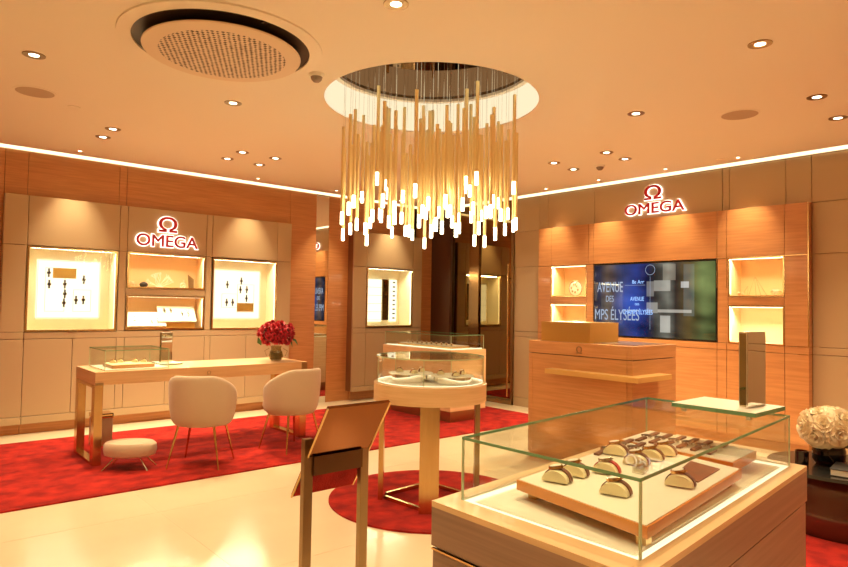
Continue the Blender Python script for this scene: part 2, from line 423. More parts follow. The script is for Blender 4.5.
t = wthing('wall_cabinet', 'narrow tan leather display bay between the mirror strip and the tinted glass door', 'wall cabinet', (5.56, 7.2, 0))
cb = [4.945, 5.165, 6.0, 6.18]
panels(t, YB, .03, 'Y', cb, [1.85, 2.335]); panels(t, YB, .03, 'Y', cb, [1.0, 1.85], skip=((1, 0),))
panels(t, YB, .03, 'Y', [4.945, 5.165, 6.18], [.93, 1.0]); panels(t, YB, .03, 'Y', cb, [.2, .93])
panels(t, YB-.01, .04, 'Y', [4.945, 6.18], [.13, .2], name='plinth_rail')
b = B(); b.box(4.947, 6.175, YB+.03, 7.298, .135, 1.0); b.box(4.95, 6.175, YB+.03, 7.298, 1.855, 2.33); b.box(4.95, 5.16, YB+.03, 7.298, 1, 1.855); b.box(6.005, 6.175, YB+.03, 7.298, 1, 1.855); b.obj('carcass', pbr('shaded side board', (.22, .09, .035), .5), t)  # dark brown puts the shade on the bay's left side into the colour

# cases sunk into the wall
def box_open(b, x0, x1, yf, yb, z0, z1, th=.012, axis='Y'):
    """five-sided box open to the room"""
    def A(p0, p1, q0, q1, r0, r1):
        if axis == 'Y': b.box(p0, p1, q0, q1, r0, r1)
        else: b.box(q0, q1, p0, p1, r0, r1)
    A(x0, x1, yb, yb+th, z0, z1); A(x0, x0+th, yf, yb, z0, z1); A(x1-th, x1, yf, yb, z0, z1)
    A(x0, x1, yf, yb, z0, z0+th); A(x0, x1, yf, yb, z1-th, z1)
def frame(b, x0, x1, yf, d, z0, z1, w, axis='Y'):
    def A(p0, p1, q0, q1, r0, r1):
        if axis == 'Y': b.box(p0, p1, q0, q1, r0, r1)
        else: b.box(q0, q1, p0, p1, r0, r1)
    A(x0, x1, yf, yf+d, z0, z0+w); A(x0, x1, yf, yf+d, z1-w, z1); A(x0, x0+w, yf, yf+d, z0+w, z1-w); A(x1-w, x1, yf, yf+d, z0+w, z1-w)
def area(name, loc, size, size_y, energy, rot, col=(1, .85, .55), parent=None):
    l = bpy.data.lights.new(name, 'AREA'); l.shape = 'RECTANGLE'; l.size = size; l.size_y = size_y; l.energy = energy; l.color = col
    o = bpy.data.objects.new(name, l); COL.objects.link(o); o.location = loc; o.rotation_euler = rot
    return o
KE = 1.5
def wall_case(label, x0, x1, z0, z1, yf, back, doors=True, lining='case_in', en=2.5, cat='display case', glass=True):
    t = wthing('display_case', label, cat, ((x0+x1)/2, yf, z0))
    b = B(); box_open(b, x0, x1, yf+.015, back, z0, z1); b.obj('lining', lining, t)
    b = B(); frame(b, x0, x1, yf-.006, .02, z0, z1, .018); b.obj('frame', 'brass', t)
    b = B(); b.box(x0+.03, x1-.03, yf+.016, yf+.022, z1-.019, z1-.013); b.box(x0+.013, x0+.019, yf+.016, yf+.022, z0+.03, z1-.03); b.box(x1-.019, x1-.013, yf+.016, yf+.022, z0+.03, z1-.03); b.obj('light_strip', 'led', t)
    if glass:
        xm = (x0+x1)/2
        for a, c in ((x0+.012, xm-.001), (xm+.001, x1-.012)):
            B().box(a, c, yf+.004, yf+.009, z0+.012, z1-.012).obj('glass_door', 'caseglass', t)
        B().box(xm-.03, xm+.03, yf-.012, yf+.004, z0-.004, z0+.010).obj('lock', 'bronze', t)
    area('case_lamp', ((x0+x1)/2, yf+.05, z1-.02), x1-x0-.1, .03, en*KE, (math.radians(-35), 0, 0))
    return t
def lined_board(t, x0, x1, z0, z1, y, rects):
    B().box(x0, x1, y, y+.02, z0, z1).obj('back_board', 'lightbox', t)
    b = B()
    for a, c, d, e in rects: frame(b, a, c, y-.003, .004, d, e, .0025)
    b.obj('board_outline', 'bronze', t)

c1 = wall_case('lit watch case at the far left of the left wall, gold plate near its top', 1.118, 1.945, 1.003, 1.846, YP, 7.46)
lined_board(c1, 1.245, 1.835, 1.13, 1.73, 7.43, [(1.25, 1.83, 1.135, 1.725), (1.32, 1.5, 1.2, 1.65), (1.58, 1.75, 1.2, 1.43)])
B().box(1.385, 1.60, 7.415, 7.427, 1.545, 1.65).obj('gold_plate', 'goldbox', c1)
c2 = wall_case('lit watch case on the left wall behind the red flowers, gold plate near its bottom', 2.982, 3.812, 1.003, 1.84, YP, 7.46)
lined_board(c2, 3.10, 3.70, 1.125, 1.72, 7.43, [(3.105, 3.695, 1.13, 1.715), (3.2, 3.40, 1.26, 1.43), (3.4, 3.62, 1.2, 1.55)])
B().box(3.395, 3.61, 7.415, 7.427, 1.21, 1.318).obj('gold_plate', 'goldbox', c2)
c3 = wall_case('lit bay case with slim shelf lines and a dark mirror strip', 5.168, 5.997, 1.015, 1.846, YB, 7.44)
B().box(5.25, 5.62, 7.40, 7.425, 1.08, 1.70).obj('back_board', 'lightbox', c3)
b = B()
for k in range(6): z = 1.70-k*.1185; b.box(5.25, 5.62, 7.392, 7.40, z-.004, z)
b.obj('shelf_lines', 'bronze', c3)
B().box(5.64, 5.75, 7.40, 7.425, 1.10, 1.70).obj('mirror_strip', 'darkmirror', c3)
B().box(5.78, 5.90, 7.40, 7.425, 1.08, 1.70).obj('side_board', 'lightbox', c3)
wall_case('open lit niche below the left sign with coral and stones', 2.04, 2.895, 1.46, 1.85, YP, 7.44, lining='niche_in', en=2.0, glass=False)
c5 = wall_case('low lit glass niche with tilted white watch boards', 2.04, 2.895, 1.008, 1.385, YP, 7.44, lining='niche_in', en=2.2)

# watches hung on the boards
def small_watch(name='wristwatch', strap='strapg'):
    r = thing(name, 'tmp', 'watch')
    b = B(); b.box(-.009, .009, -.006, 0, .016, .045, bev=.002); b.box(-.009, .009, -.006, 0, -.045, -.016, bev=.002); b.obj('strap', strap, r)
    b = B(); b.cyl(0, 0, -.006, .006, .019, seg=16, mat=Matrix.Rotation(pi/2, 4, 'X')); b.obj('watch_case', 'steel', r)
    b = B(); b.cyl(0, 0, -.001, .001, .015, seg=16, mat=Matrix.Translation((0, -.0065, 0)) @ Matrix.Rotation(pi/2, 4, 'X')); b.obj('dial', 'black', r)
    return r
W1 = [(1.347, 1.597, 'top left of the board, left of the gold plate'), (1.354, 1.48, 'lower left, below the watch beside the gold plate'), (1.496, 1.485, 'just below the gold plate'), (1.499, 1.384, 'second of the column below the gold plate'), (1.493, 1.29, 'lowest of the column below the gold plate'), (1.673, 1.538, 'alone at the upper right of the board'), (1.605, 1.321, 'left of the low pair at the right'), (1.675, 1.323, 'right of the low pair at the right')]
proto = small_watch()
first = True
for x, z, d in W1:
    w = proto if first else copy_tree(proto)
    first = False
    w.location = (x, 7.418, z); tag(w, 'watch in far left case, '+d, 'watch', 'watches on the far left case board')
W2 = [(3.261, 1.541, 'alone at the upper left'), (3.441, 1.592, 'topmost of the board'), (3.432, 1.483, 'left one of the middle pair'), (3.516, 1.486, 'right one of the middle pair'), (3.515, 1.377, 'just above the gold plate'), (3.258, 1.323, 'low left, first of two'), (3.335, 1.324, 'low left, beside the gold plate')]
for x, z, d in W2:
    w = copy_tree(proto); w.location = (x, 7.418, z); tag(w, 'watch in case behind the flowers, '+d, 'watch', 'watches on the board behind the flowers')
for k in range(9):
    o = B().box(-.02, .02, -.012, 0, -.012, .012, bev=.003).obj('folded_strap', 'strapg', loc=(5.84, 7.395, 1.66-k*.066))
    tag(o, 'small folded watch strap in the vertical row of the bay case', 'strap', 'folded straps in a column in the bay case')

# niche contents
def tilt_board(label, x0, x1, y0, z0, y1, z1, tk=.012):
    b = B(); vs = [(x0, y0, z0), (x1, y0, z0), (x1+.01, y1, z1), (x0-.0, y1, z1)]
    a = [b.bm.verts.new(v) for v in vs]; c = [b.bm.verts.new((v[0], v[1]+.008, v[2]-tk)) for v in vs]
    b.bm.faces.new(a); b.bm.faces.new(c[::-1])
    for i in range(4): b.bm.faces.new((a[i], a[(i+1) % 4], c[(i+1) % 4], c[i]))
    return b
ta = wthing('watch_display_board', 'low white tilted display board at the left of the lower niche', 'display board', (2.3, 7.3, 1.02))
tilt_board('', 2.07, 2.48, 7.23, 1.05, 7.36, 1.20).obj('board', 'paper', ta)
B().box(2.07, 2.48, 7.24, 7.36, 1.021, 1.04).obj('base', 'brass', ta)
tb = wthing('watch_display_board', 'higher white tilted display board at the right of the lower niche on a brown foot', 'display board', (2.65, 7.3, 1.02))
tilt_board('', 2.42, 2.83, 7.25, 1.10, 7.39, 1.27).obj('board', 'paper', tb)
B().box(2.50, 2.82, 7.28, 7.36, 1.021, 1.10).obj('foot', 'goldbox', tb)
for x, y, z, d in ((2.155, 7.29, 1.125, 'alone at the left of the low board'), (2.335, 7.275, 1.105, 'left of the pair on the low board'), (2.40, 7.275, 1.105, 'right of the pair on the low board'), (2.49, 7.34, 1.215, 'first from the left on the high board'), (2.56, 7.34, 1.215, 'second from the left on the high board'), (2.68, 7.31, 1.18, 'third from the left on the high board'), (2.75, 7.31, 1.18, 'rightmost on the high board')):
    w = copy_tree(proto); w.location = (x, y-.008, z+.004); w.rotation_euler = (math.radians(-42), 0, 0); w.scale = (.75, .75, .75); tag(w, 'small watch in the lower niche, '+d, 'watch', 'watches on the tilted boards')
NZ = 1.472
o = B().ball((2.13, 7.33, NZ+.035), .042, 2, (1, .7, .85), .12).obj('sea_shell', 'shell', smooth=True); tag(o, 'pale brown shell at the left end of the upper niche', 'shell')
o = B().ball((2.255, 7.33, NZ+.032), .045, 2, (1, .8, .75), .06).obj('round_stone', 'black', smooth=True); tag(o, 'dark round stone between the shell and the coral', 'stone')
cor = wthing('coral', 'pale branching coral in the upper niche', 'coral', (2.43, 7.34, NZ))
B().cyl(2.43, 7.34, NZ, NZ+.018, .05, .035).obj('base', 'coral', cor)
b = B(); random.seed(3)
def branch(p, d, l, r, n):
    q = p+d*l; b.tube([p, (p+q)/2+Vector((random.uniform(-.004, .004), 0, 0)), q], r, 5, r2=r*.75)
    if n:
        for k in range(2 if n > 1 else 3):
            dd = (d+Vector((random.uniform(-.7, .7), random.uniform(-.3, .3), random.uniform(-.1, .35)))).normalized(); branch(q, dd, l*.82, r*.75, n-1)
for a in (-1.15, -.75, -.35, 0, .4, .8, 1.2): branch(Vector((2.43, 7.34, NZ+.012)), Vector((sin(a), 0, cos(a)*.9)).normalized(), .055, .0065, 3)
b.obj('branches', 'coral', cor)
b = B(); b.tube([(2.69+.03*cos(a), 7.34, NZ+.035+.03*sin(a)) for a in [i*.42 for i in range(15)]], .006, 6, closed=True); b.tube([(2.66, 7.34, NZ+.006), (2.72, 7.34, NZ+.05), (2.70, 7.34, NZ+.1)], .005, 6)
o = b.obj('small_sculpture', 'coral', smooth=True); tag(o, 'small pale looped ornament left of the dark card', 'ornament')
o = B().prism([(0, 0), (.055, 0), (.065, .11), (0, .165)], 0, .01, mat=Matrix.Translation((2.755, 7.33, NZ+.002)) @ Matrix.Rotation(math.radians(78), 4, 'X')).obj('dark_card', 'bronze'); tag(o, 'dark slanted card leaning at the right of the upper niche', 'card')

# ------------------------------------------------------------------ right wall
struct(B().box(6.86, XF, YN, YF, 0, 2.8).obj('wall_right', 'wood'))
b = B()
b.box(6.57, 6.86, YN, 2.0, 0, 2.785); b.box(6.57, 6.86, 5.2, 5.66, 0, 2.785); b.box(6.57, 6.86, 2.0, 5.2, 2.0, 2.785); b.box(6.57, 6.86, 2.0, 5.2, 0, .95)
struct(b.obj('wall_right', 'gap'))
struct(B().box(6.552, 6.86, YN, 7.3, 2.78, 2.795).obj('trim_5', 'gap'))
def wpan(name, cols, rows, x=6.55, d=.03):
    o = None
    b = B()
    for i in range(len(cols)-1):
        for j in range(len(rows)-1):
            c0, c1 = sorted((cols[i], cols[i+1])); b.box(x, x+d, c0+.0018, c1-.0018, rows[j]+.0018, rows[j+1]-.0018, bev=.006)
    return b
b = wpan('', [5.66, 5.24, 5.10], [.0, .12, .93, 1.0, 1.86, 2.34, 2.785]); struct(b.obj('wall_right', 'leather'))
b = wpan('', [5.10, 4.40, 2.87, 2.80, 2.27, 2.05], [2.30, 2.785]); struct(b.obj('wall_right', 'leather'))
b = wpan('', [2.05, 1.2, .35, -.5, -1.3, -2.2], [0, .12, .93, 1.0, 1.86, 2.34, 2.785]); struct(b.obj('wall_right', 'leather'))
t = wthing('wall_cabinet', 'large orange veneer wall unit around the television on the right wall', 'wall cabinet', (6.5, 3.6, 0))
XW = 6.45
cw = [5.17, 4.965, 4.435, 4.388, 4.345, 2.875, 2.80, 2.77, 2.25, 2.045]
def wb(y1, y0, z0, z1, nm='panel', gp=.0025): B().box(XW, XW+.09, y0+gp, y1-gp, z0+gp, z1-gp).obj(nm, 'wood', t)
for y1, y0 in ((5.17, 4.965), (4.965, 4.415), (4.415, 4.345), (4.345, 2.88), (2.88, 2.785), (2.785, 2.25), (2.25, 2.045)):
    wb(y1, y0, 1.85, 2.337)
for y1, y0 in ((5.17, 4.415), (4.415, 2.88), (2.88, 2.785), (2.785, 2.25), (2.25, 2.045)):
    wb(y1, y0, .93, 1.0); wb(y1, y0, .10, .93)
wb(5.17, 4.965, 1.0, 1.85); wb(4.435, 4.345, 1.0, 1.85); wb(2.875, 2.77, 1.0, 1.85); wb(2.25, 2.045, 1.0, 1.85)
wb(4.965, 4.435, 1.375, 1.46); wb(2.77, 2.25, 1.375, 1.46)
B().box(XW+.03, 6.55, 2.06, 5.165, 0, .10).obj('plinth', 'wood', t)
B().box(XW+.02, 6.552, 2.05, 5.168, .1, 1.0).obj('carcass', 'gap', t)
B().box(XW+.02, 6.552, 2.05, 5.168, 1.86, 2.334).obj('carcass', 'gap', t)
b = B()
for y in (2.88, 2.785): b.box(XW-.003, XW+.004, y-.0025, y+.0025, 1.55, 2.05)
b.box(XW-.003, XW+.004, 2.05, 2.87, 1.847, 1.852); b.box(XW-.003, XW+.004, 2.05, 2.14, .927, .932); b.box(XW-.003, XW+.004, 2.05, 2.14, .998, 1.003)
b.box(XW-.003, XW+.004, 2.043, 2.052, 1.0, 2.337)
b.obj('brass_inlay', 'brass', t)
def niche_r(label, y0, y1, z0, z1, lining, en):
    t = wthing('display_niche', label, 'niche', (XW, (y0+y1)/2, z0))
    b = B(); box_open(b, y0, y1, XW+.012, 6.72, z0, z1, axis='X'); b.obj('lining', lining, t)
    b = B(); b.box(XW+.014, XW+.02, y0+.03, y1-.03, z1-.019, z1-.013); b.box(XW+.014, XW+.02, y1-.019, y1-.013, z0+.03, z1-.03); b.obj('light_strip', 'led', t)
    b = B(); frame(b, y0, y1, XW-.002, .014, z0, z1, .014, axis='X'); b.obj('frame', 'brass', t)
    area('case_lamp', (XW+.05, (y0+y1)/2, z1-.02), .03, y1-y0-.06, en*KE, (0, math.radians(35), 0))
niche_r('upper lit niche left of the television', 4.435, 4.965, 1.46, 1.85, 'niche_in', 1.6)
niche_r('lower lit niche left of the television behind the brass box', 4.435, 4.965, 1.0, 1.375, 'niche_in', 1.6)
niche_r('upper lit niche right of the television with small ornaments', 2.25, 2.77, 1.46, 1.85, 'niche_in', 1.6)
niche_r('lower lit niche right of the television behind the standing mirror', 2.25, 2.77, 1.0, 1.375, 'case_in', 1.8)
# ornaments in the niches
orn = wthing('pierced_disc', 'upright pierced shell disc in the upper left niche', 'ornament', (6.57, 4.68, 1.472))
b = B(); b.tube([(6.57, 4.68+.095*cos(a), 1.57+.095*sin(a)) for a in [i*2*pi/32 for i in range(32)]], .004, 6, closed=True); b.obj('rim', 'bronze', orn, smooth=True)
b = B(); b.cyl(0, 0, -.003, .003, .092, seg=32, mat=Matrix.Translation((6.575, 4.68, 1.57)) @ Matrix.Rotation(pi/2, 4, 'Y')); b.obj('disc', 'coral', orn)
b = B()
for a in range(7):
    b.ball((6.567, 4.69+.05*cos(a*.9)*(.6 if a % 2 else 1), 1.575+.055*sin(a*.9)), .014, 1, (.5, 1, 1))
b.obj('spots', 'bronze', orn)
o = tag(B().ball((6.56, 4.57, 1.045), .055, 2, (.7, 1.3, .6), .2).obj('mineral_stone', 'black'), 'dark rough mineral in the lower left niche', 'stone')
o = tag(B().ball((6.55, 4.54, 1.095), .035, 2, (.7, 1.5, .6), .3).obj('white_crystal', 'white'), 'white crystal lying on the dark mineral', 'crystal')
o = tag(B().ball((6.56, 2.36, 1.505), .05, 2, (.8, 1.2, .7), .22).obj('rock_rose', 'shell'), 'brown lumpy stone at the right of the upper niche', 'stone')
b = B()
for p in (((6.57, 2.55, 1.475), (6.57, 2.62, 1.475), (6.6, 2.575, 1.66)), ((6.56, 2.50, 1.475), (6.6, 2.46, 1.475), (6.58, 2.56, 1.66)), ((6.6, 2.7, 1.475), (6.6, 2.64, 1.475), (6.6, 2.64, 1.57))):
    b.tube(p, .0022, 5, closed=True)
tag(b.obj('wire_triangles', 'bronze'), 'thin wire triangles in the upper right niche', 'ornament')
b = B(); b.ball((6.58, 2.715, 1.498), .018, 1, noise=.2); b.ball((6.58, 2.68, 1.495), .015, 1, noise=.2); b.cyl(6.58, 2.70, 1.472, 1.48, .03)
tag(b.obj('small_figurine', 'shell'), 'tiny figure at the left of the upper right niche', 'ornament')

# television
t = wthing('television', 'large wall television showing a blue street sign picture', 'television', (6.47, 3.61, 1.0))
tc_ = Vector((6.46, 3.61, 1.4225))
b = B(); b.box(XW+.002, XW+.07, 2.882, 4.338, 1.006, 1.842, bev=.004); b.obj('case', 'dark', t)
o = B().box(-.002, .002, -.715, .715, -.405, .405).obj('screen', 'tv', t, loc=Vector((XW, 3.61, 1.424))-WORLD[t.name])
XS = XW-.004
def yz(u, v): return 4.341-u*1.461, 1.006+v*.836
for txt, u0, u1, v0, v1, mt in (('AVENUE', .04, .27, .61, .75, 'tvtext'), ('DES', .12, .19, .475, .56, 'tvtext'), ('MPS \u00c9LYS\u00c9ES', .02, .41, .225, .41, 'tvtext'), ('8\u1d49 Arr\u1d57' if False else '8e Arr\u00b9', .35, .45, .72, .77, 'tvtext2'), ('AVENUE', .335, .45, .49, .545, 'tvtext2'), ('DES', .375, .41, .43, .46, 'tvtext2'), ('CHAMPS \u00c9LYS\u00c9ES', .27, .52, .31, .39, 'tvtext2')):
    if txt.startswith('8'): txt = '8e Arr'
    y, z = yz(u0, v0)
    text_mesh('lettering', txt, (u1-u0)*1.461, (v1-v0)*.836, mt, t, on_right(XS, y, z), .0008)
b = B()
cy_, cz_ = yz(.50, .90); b.tube([(XS, cy_+.055*cos(a*pi/16), cz_+.055*sin(a*pi/16)) for a in range(32)], .0022, 5, closed=True)
cy_, cz_ = yz(.50, .885)
b.tube([(XS, cy_, cz_-.06), (XS, cy_, 1.1)], .0014, 4)
b.tube([(XS, yz(.29, .7)[0], yz(.29, .7)[1]), (XS, yz(.46, .7)[0], yz(.46, .7)[1])], .0016, 4)
b.obj('screen_outline', 'tvtext', t)

# tinted glass door, mullion, brown jamb
d = struct(B().box(6.56, 6.6, 5.66, 7.3, 0, 2.79).obj('door_1', 'gap'))
struct(B().box(6.55, 6.559, 5.70, 6.30, .06, 2.785).obj('door_1', 'darkmirror')); struct(B().box(6.55, 6.559, 6.50, 6.88, .06, 2.785).obj('door_1', 'darkmirror'))
struct(B().box(6.52, 6.56, 6.305, 6.495, .0, 2.785, bev=.003).obj('door_1', pbr('dark bronze post', (.22, .11, .04), .22, .9)))
struct(B().box(6.50, 6.56, 6.88, 7.298, .0, 2.785).obj('door_1', pbr('dark brown jamb', (.09, .04, .02), .35)))
struct(B().box(6.53, 6.56, 5.66, 5.70, 0, 2.785).obj('door_1', 'bronze')); struct(B().box(6.52, 6.56, 5.66, 6.30, .005, .06).obj('door_1', 'bronze')); struct(B().box(6.54, 6.562, 5.70, 6.88, .02, .06).obj('door_1', 'bronze'))
b = B(); b.cyl(6.50, 5.725, .11, 1.91, .011); b.box(6.50, 6.555, 5.715, 5.735, .3, .32); b.box(6.50, 6.555, 5.715, 5.735, 1.7, 1.72)
h = b.obj('door_handle', 'brass', smooth=True); tag(h, 'tall slim brass pull bar on the tinted glass door', 'door handle')

# walls behind the camera
struct(B().box(XN-.1, XN, YN, YF, 0, 3.1).obj('wall_back', 'leather')); struct(B().box(XN, XF, YN-.1, YN, 0, 3.1).obj('wall_front', 'leather'))

# ------------------------------------------------------------------ signs
def shop_sign(label, frame_fn, x, y, z_txt, w, h, ogap, oh, ow, ox):
    t = wthing('shop_sign', label, 'sign', (x, y, z_txt))
    s = 1
    def MM(dx, z, off):
        if frame_fn is on_left: return on_left(x+dx, y-off, z)
        return on_right(x-off, y-dx, z)
    # letters: a little bold, with a wider glowing back plate showing as a white rim
    o, ref = text_mesh('letters', 'OMEGA', w, h, 'signred', t, MM(0, z_txt, .028), .008, offset=.02)
    text_mesh('glow_rim', 'OMEGA', w, h, 'halo', t, MM(0, z_txt, .014), .006, offset=.062, ref=ref)
    o, ref = text_mesh('emblem', '\u03a9', ow, oh, 'signred', t, MM(ox, z_txt+h+ogap, .028), .008, offset=.02)
    text_mesh('glow_rim', '\u03a9', ow, oh, 'halo', t, MM(ox, z_txt+h+ogap, .014), .006, offset=.05, ref=ref)
    return t
shop_sign('red backlit OMEGA lettering with omega emblem on the left tan cabinet', on_left, 2.115, YP, 1.925, .675, .135, .03, .175, .205, .23)
shop_sign('red backlit OMEGA lettering with omega emblem high on the right wall above the television', on_right, 6.55, 3.975, 2.395, .72, .125, .03, .165, .205, .245)

TIPS = [(2.547, 3.429, 2.135), (3.078, 4.029, 2.246), (2.848, 3.697, 2.105), (2.808, 3.97, 2.106), (2.52, 2.994, 1.993), (2.796, 3.454, 2.047), (2.527, 3.21, 1.91), (2.418, 3.653, 1.872), (2.57, 3.865, 1.787), (2.375, 3.509, 1.919), (2.685, 3.94, 1.847), (2.538, 3.646, 1.841), (2.687, 3.749, 1.833), (2.774, 3.851, 1.765), (2.937, 4.032, 1.924), (2.598, 3.544, 1.899), (2.915, 3.881, 1.979), (2.776, 3.586, 1.877), (3.047, 3.895, 1.849), (2.675, 3.392, 1.875), (3.252, 3.979, 1.886), (2.942, 3.557, 1.824), (3.193, 3.819, 1.837), (2.745, 3.182, 1.908), (3.179, 3.655, 1.76), (2.896, 3.294, 1.994), (3.417, 3.852, 2.25), (3.112, 3.468, 1.874), (2.459, 3.575, 1.985), (2.408, 3.176, 1.937), (2.635, 3.086, 1.823), (3.312, 3.73, 2.186), (2.987, 3.398, 2.051), (3.119, 3.573, 1.972), (2.657, 2.948, 1.792), (2.81, 3.026, 1.967), (2.89, 3.145, 1.81), (3.469, 3.699, 2.074), (3.093, 3.214, 2.079), (3.282, 3.395, 1.934), (2.773, 2.885, 1.761), (3.454, 3.557, 1.893), (2.971, 3.004, 2.108), (3.247, 3.24, 2.119), (3.433, 3.407, 1.963), (3.106, 3.064, 1.958), (3.36, 3.296, 1.77), (2.922, 2.856, 2.11), (3.582, 3.444, 1.994), (3.26, 3.089, 1.949), (3.473, 3.3, 1.771), (3.108, 2.881, 1.986), (3.218, 2.958, 1.781), (3.616, 3.303, 2.081), (3.022, 2.821, 1.903), (3.375, 3.009, 1.831), (3.573, 3.16, 1.98), (3.238, 2.813, 2.085), (3.498, 3.038, 1.87), (3.342, 2.881, 1.856), (3.216, 3.541, 1.992), (2.892, 2.949, 1.946), (3.069, 2.971, 1.808), (3.294, 2.978, 1.923), (3.163, 3.334, 1.893), (2.731, 3.075, 1.765)]
EXTRA = [(2.631, 3.487, 1.892), (3.403, 3.624, 2.035), (3.369, 3.497, 2.061), (2.995, 3.202, 1.937), (2.97, 3.682, 1.934), (3.101, 3.142, 2.116), (3.105, 3.3, 1.964), (2.905, 3.405, 1.977), (2.823, 3.277, 2.024)]
# ------------------------------------------------------------------ desk
t = wthing('desk', 'long pale wood reception desk with brass loop legs on the red carpet', 'desk', (2.3, 5.8, 0))
B().box(1.345, 3.262, 5.49, 6.115, .645, .75, bev=.004).obj('tabletop', 'wood_desk', t)
for x0, x1 in ((1.345, 1.407), (3.19, 3.262)):
    b = B(); b.box(x0, x1, 5.49, 5.58, .012, .645, bev=.002); b.box(x0, x1, 6.02, 6.11, .012, .645, bev=.002); b.box(x0, x1, 5.58, 6.02, .012, .035); b.box(x0, x1, 5.58, 6.02, .62, .645)
    b.obj('leg', 'brass', t)
B().box(3.20, 3.263, 5.4895, 5.4905, .645, .745).obj('corner_plate', 'bronze', t)
B().box(1.345, 1.407, 5.4885, 5.4905, .645, .665).obj('corner_plate', 'bronze', t)
text_mesh('emblem', '\u03a9', .034, .034, 'bronze', t, on_left(2.25, 5.489, .68), .002)

# ------------------------------------------------------------------ bin
t = wthing('waste_bin', 'square tan bin with a gold rim behind the left desk leg', 'bin', (1.60, 6.28, .012))
B().box(1.52, 1.68, 6.2, 6.36, .012, .27, bev=.006).obj('body', 'leather', t)
b = B(); frame(b, 1.518, 1.682, 6.198, .164, .27, .30, .008); b.box(1.518, 1.682, 6.198, 6.206, .262, .30); b.box(1.518, 1.682, 6.354, 6.362, .262, .30); b.obj('rim', 'brass_pol', t)

# ------------------------------------------------------------------ chairs
def tub_chair(label):
    r = thing('tub_chair', label, 'chair', group=None)
    # shell: open barrel, facing +Y; wraps 260 degrees
    rows = []
    nA = 28
    for lev in range(9):
        k = lev/8; row = []
        for i in range(nA+1):
            u = i/nA; a = math.radians(-90-118+236*u)
            side = abs(u-.5)*2                      # 0 at the back, 1 at the arm ends
            top = .745-.30*max(0, side-.3)**1.4
            bot = .335
            z = bot+(top-bot)*k
            rr = .205+.032*math.sin(min(1, k*1.25)*pi/2)
            if k < .12: rr -= .025*(1-k/.12)
            row.append((rr*1.03*cos(a), rr*.98*sin(a), z))
        rows.append(row)
    B().grid(rows).obj('backrest', 'chairfab', r, smooth=True, solid=.045, subsurf=1)
    b = B(); b.lathe([(0, .335), (.165, .335), (.195, .35), (.207, .39), (.203, .43), (.17, .455), (.09, .465), (0, .467)], 36, (0, .055, 0), sy=1.18)
    b.obj('seat', 'chairfab', r, smooth=True)
    for sx in (-1, 1):
        for sy in (-1, 1):
            b = B(); b.tube([(sx*.14, sy*.13, .345), (sx*.205, sy*.19, .012)], .012, 10, r2=.006); b.obj('leg', 'brass', r, smooth=True)
    return r
c = tub_chair('cream tub chair seen from behind at the middle of the desk')
c.location = (2.05, 5.07, 0); c.rotation_euler = (0, 0, math.radians(48-90))
c['group'] = 'tub chairs at the desk'
d = copy_tree(c); d['label'] = 'cream tub chair turned sideways near the right end of the desk'
d.location = (2.90, 5.14, 0); d.rotation_euler = (0, 0, math.radians(101-90))

# foot stool
t = thing('footstool', 'small low oval cream footstool with thin steel legs beside the left desk leg', 'stool', (1.56, 5.27, .012), math.radians(-38))
t.scale = (.93, .93, 1)
b = B(); b.lathe([(0, .10), (.17, .10), (.205, .112), (.215, .15), (.21, .19), (.19, .207), (.1, .213), (0, .214)], 40, sy=.72); b.obj('cushion', 'chairfab', t, smooth=True)
b = B(); b.box(-.10, .10, -.06, .06, .088, .10); b.obj('mounting_plate', 'steel', t)
for sx in (-1, 1):
    for sy in (-1, 1):
        b = B(); b.tube([(sx*.10, sy*.05, .095), (sx*.185, sy*.10, 0)], .006, 8); b.obj('leg', 'steel', t, smooth=True)

# ------------------------------------------------------------------ glass hood helper
def glass_box(t, quad, z0, z1, th=.006, lid=True, name='glass'):
    """quad: 4 corners counter-clockwise seen from above; panes with green ground edges"""
    c = Vector((sum(p[0] for p in quad)/4, sum(p[1] for p in quad)/4))
    for i in range(4):
        a = Vector(quad[i]); d = Vector(quad[(i+1) % 4]); n = (d-a).normalized(); m = Vector((-n.y, n.x))
        if (c-a).dot(m) < 0: m = -m
        a2 = a+n*th; d2_ = d-n*th
        B().prism([tuple(a2), tuple(d2_), tuple(d2_+m*th), tuple(a2+m*th)], z0, z1-th).obj(name+'_pane', 'glass', t)
    if lid:
        B().prism([tuple(Vector(q)+(c-Vector(q)).normalized()*.004) for q in quad], z1-th, z1).obj(name+'_lid', 'lid', t)
    b = B()
    for i in range(4):
        a = Vector(quad[i]); d = Vector(quad[(i+1) % 4]); n = (d-a).normalized(); m = Vector((-n.y, n.x))
        if (c-a).dot(m) < 0: m = -m
        b.prism([tuple(a), tuple(d), tuple(d+m*.0015), tuple(a+m*.0015)], z1-th, z1)
    b.obj('glass_edge', 'edge', t)
    for q in quad:
        b = B(); q = Vector(q); n = (c-q).normalized()*th*1.1; b.box(min(q.x, q.x+n.x), max(q.x, q.x+n.x), min(q.y, q.y+n.y), max(q.y, q.y+n.y), z0, z1-th)
        b.obj('glass_corner', 'edge_lt', t)

def rectq(x0, x1, y0, y1): return [(x0, y0), (x1, y0), (x1, y1), (x0, y1)]

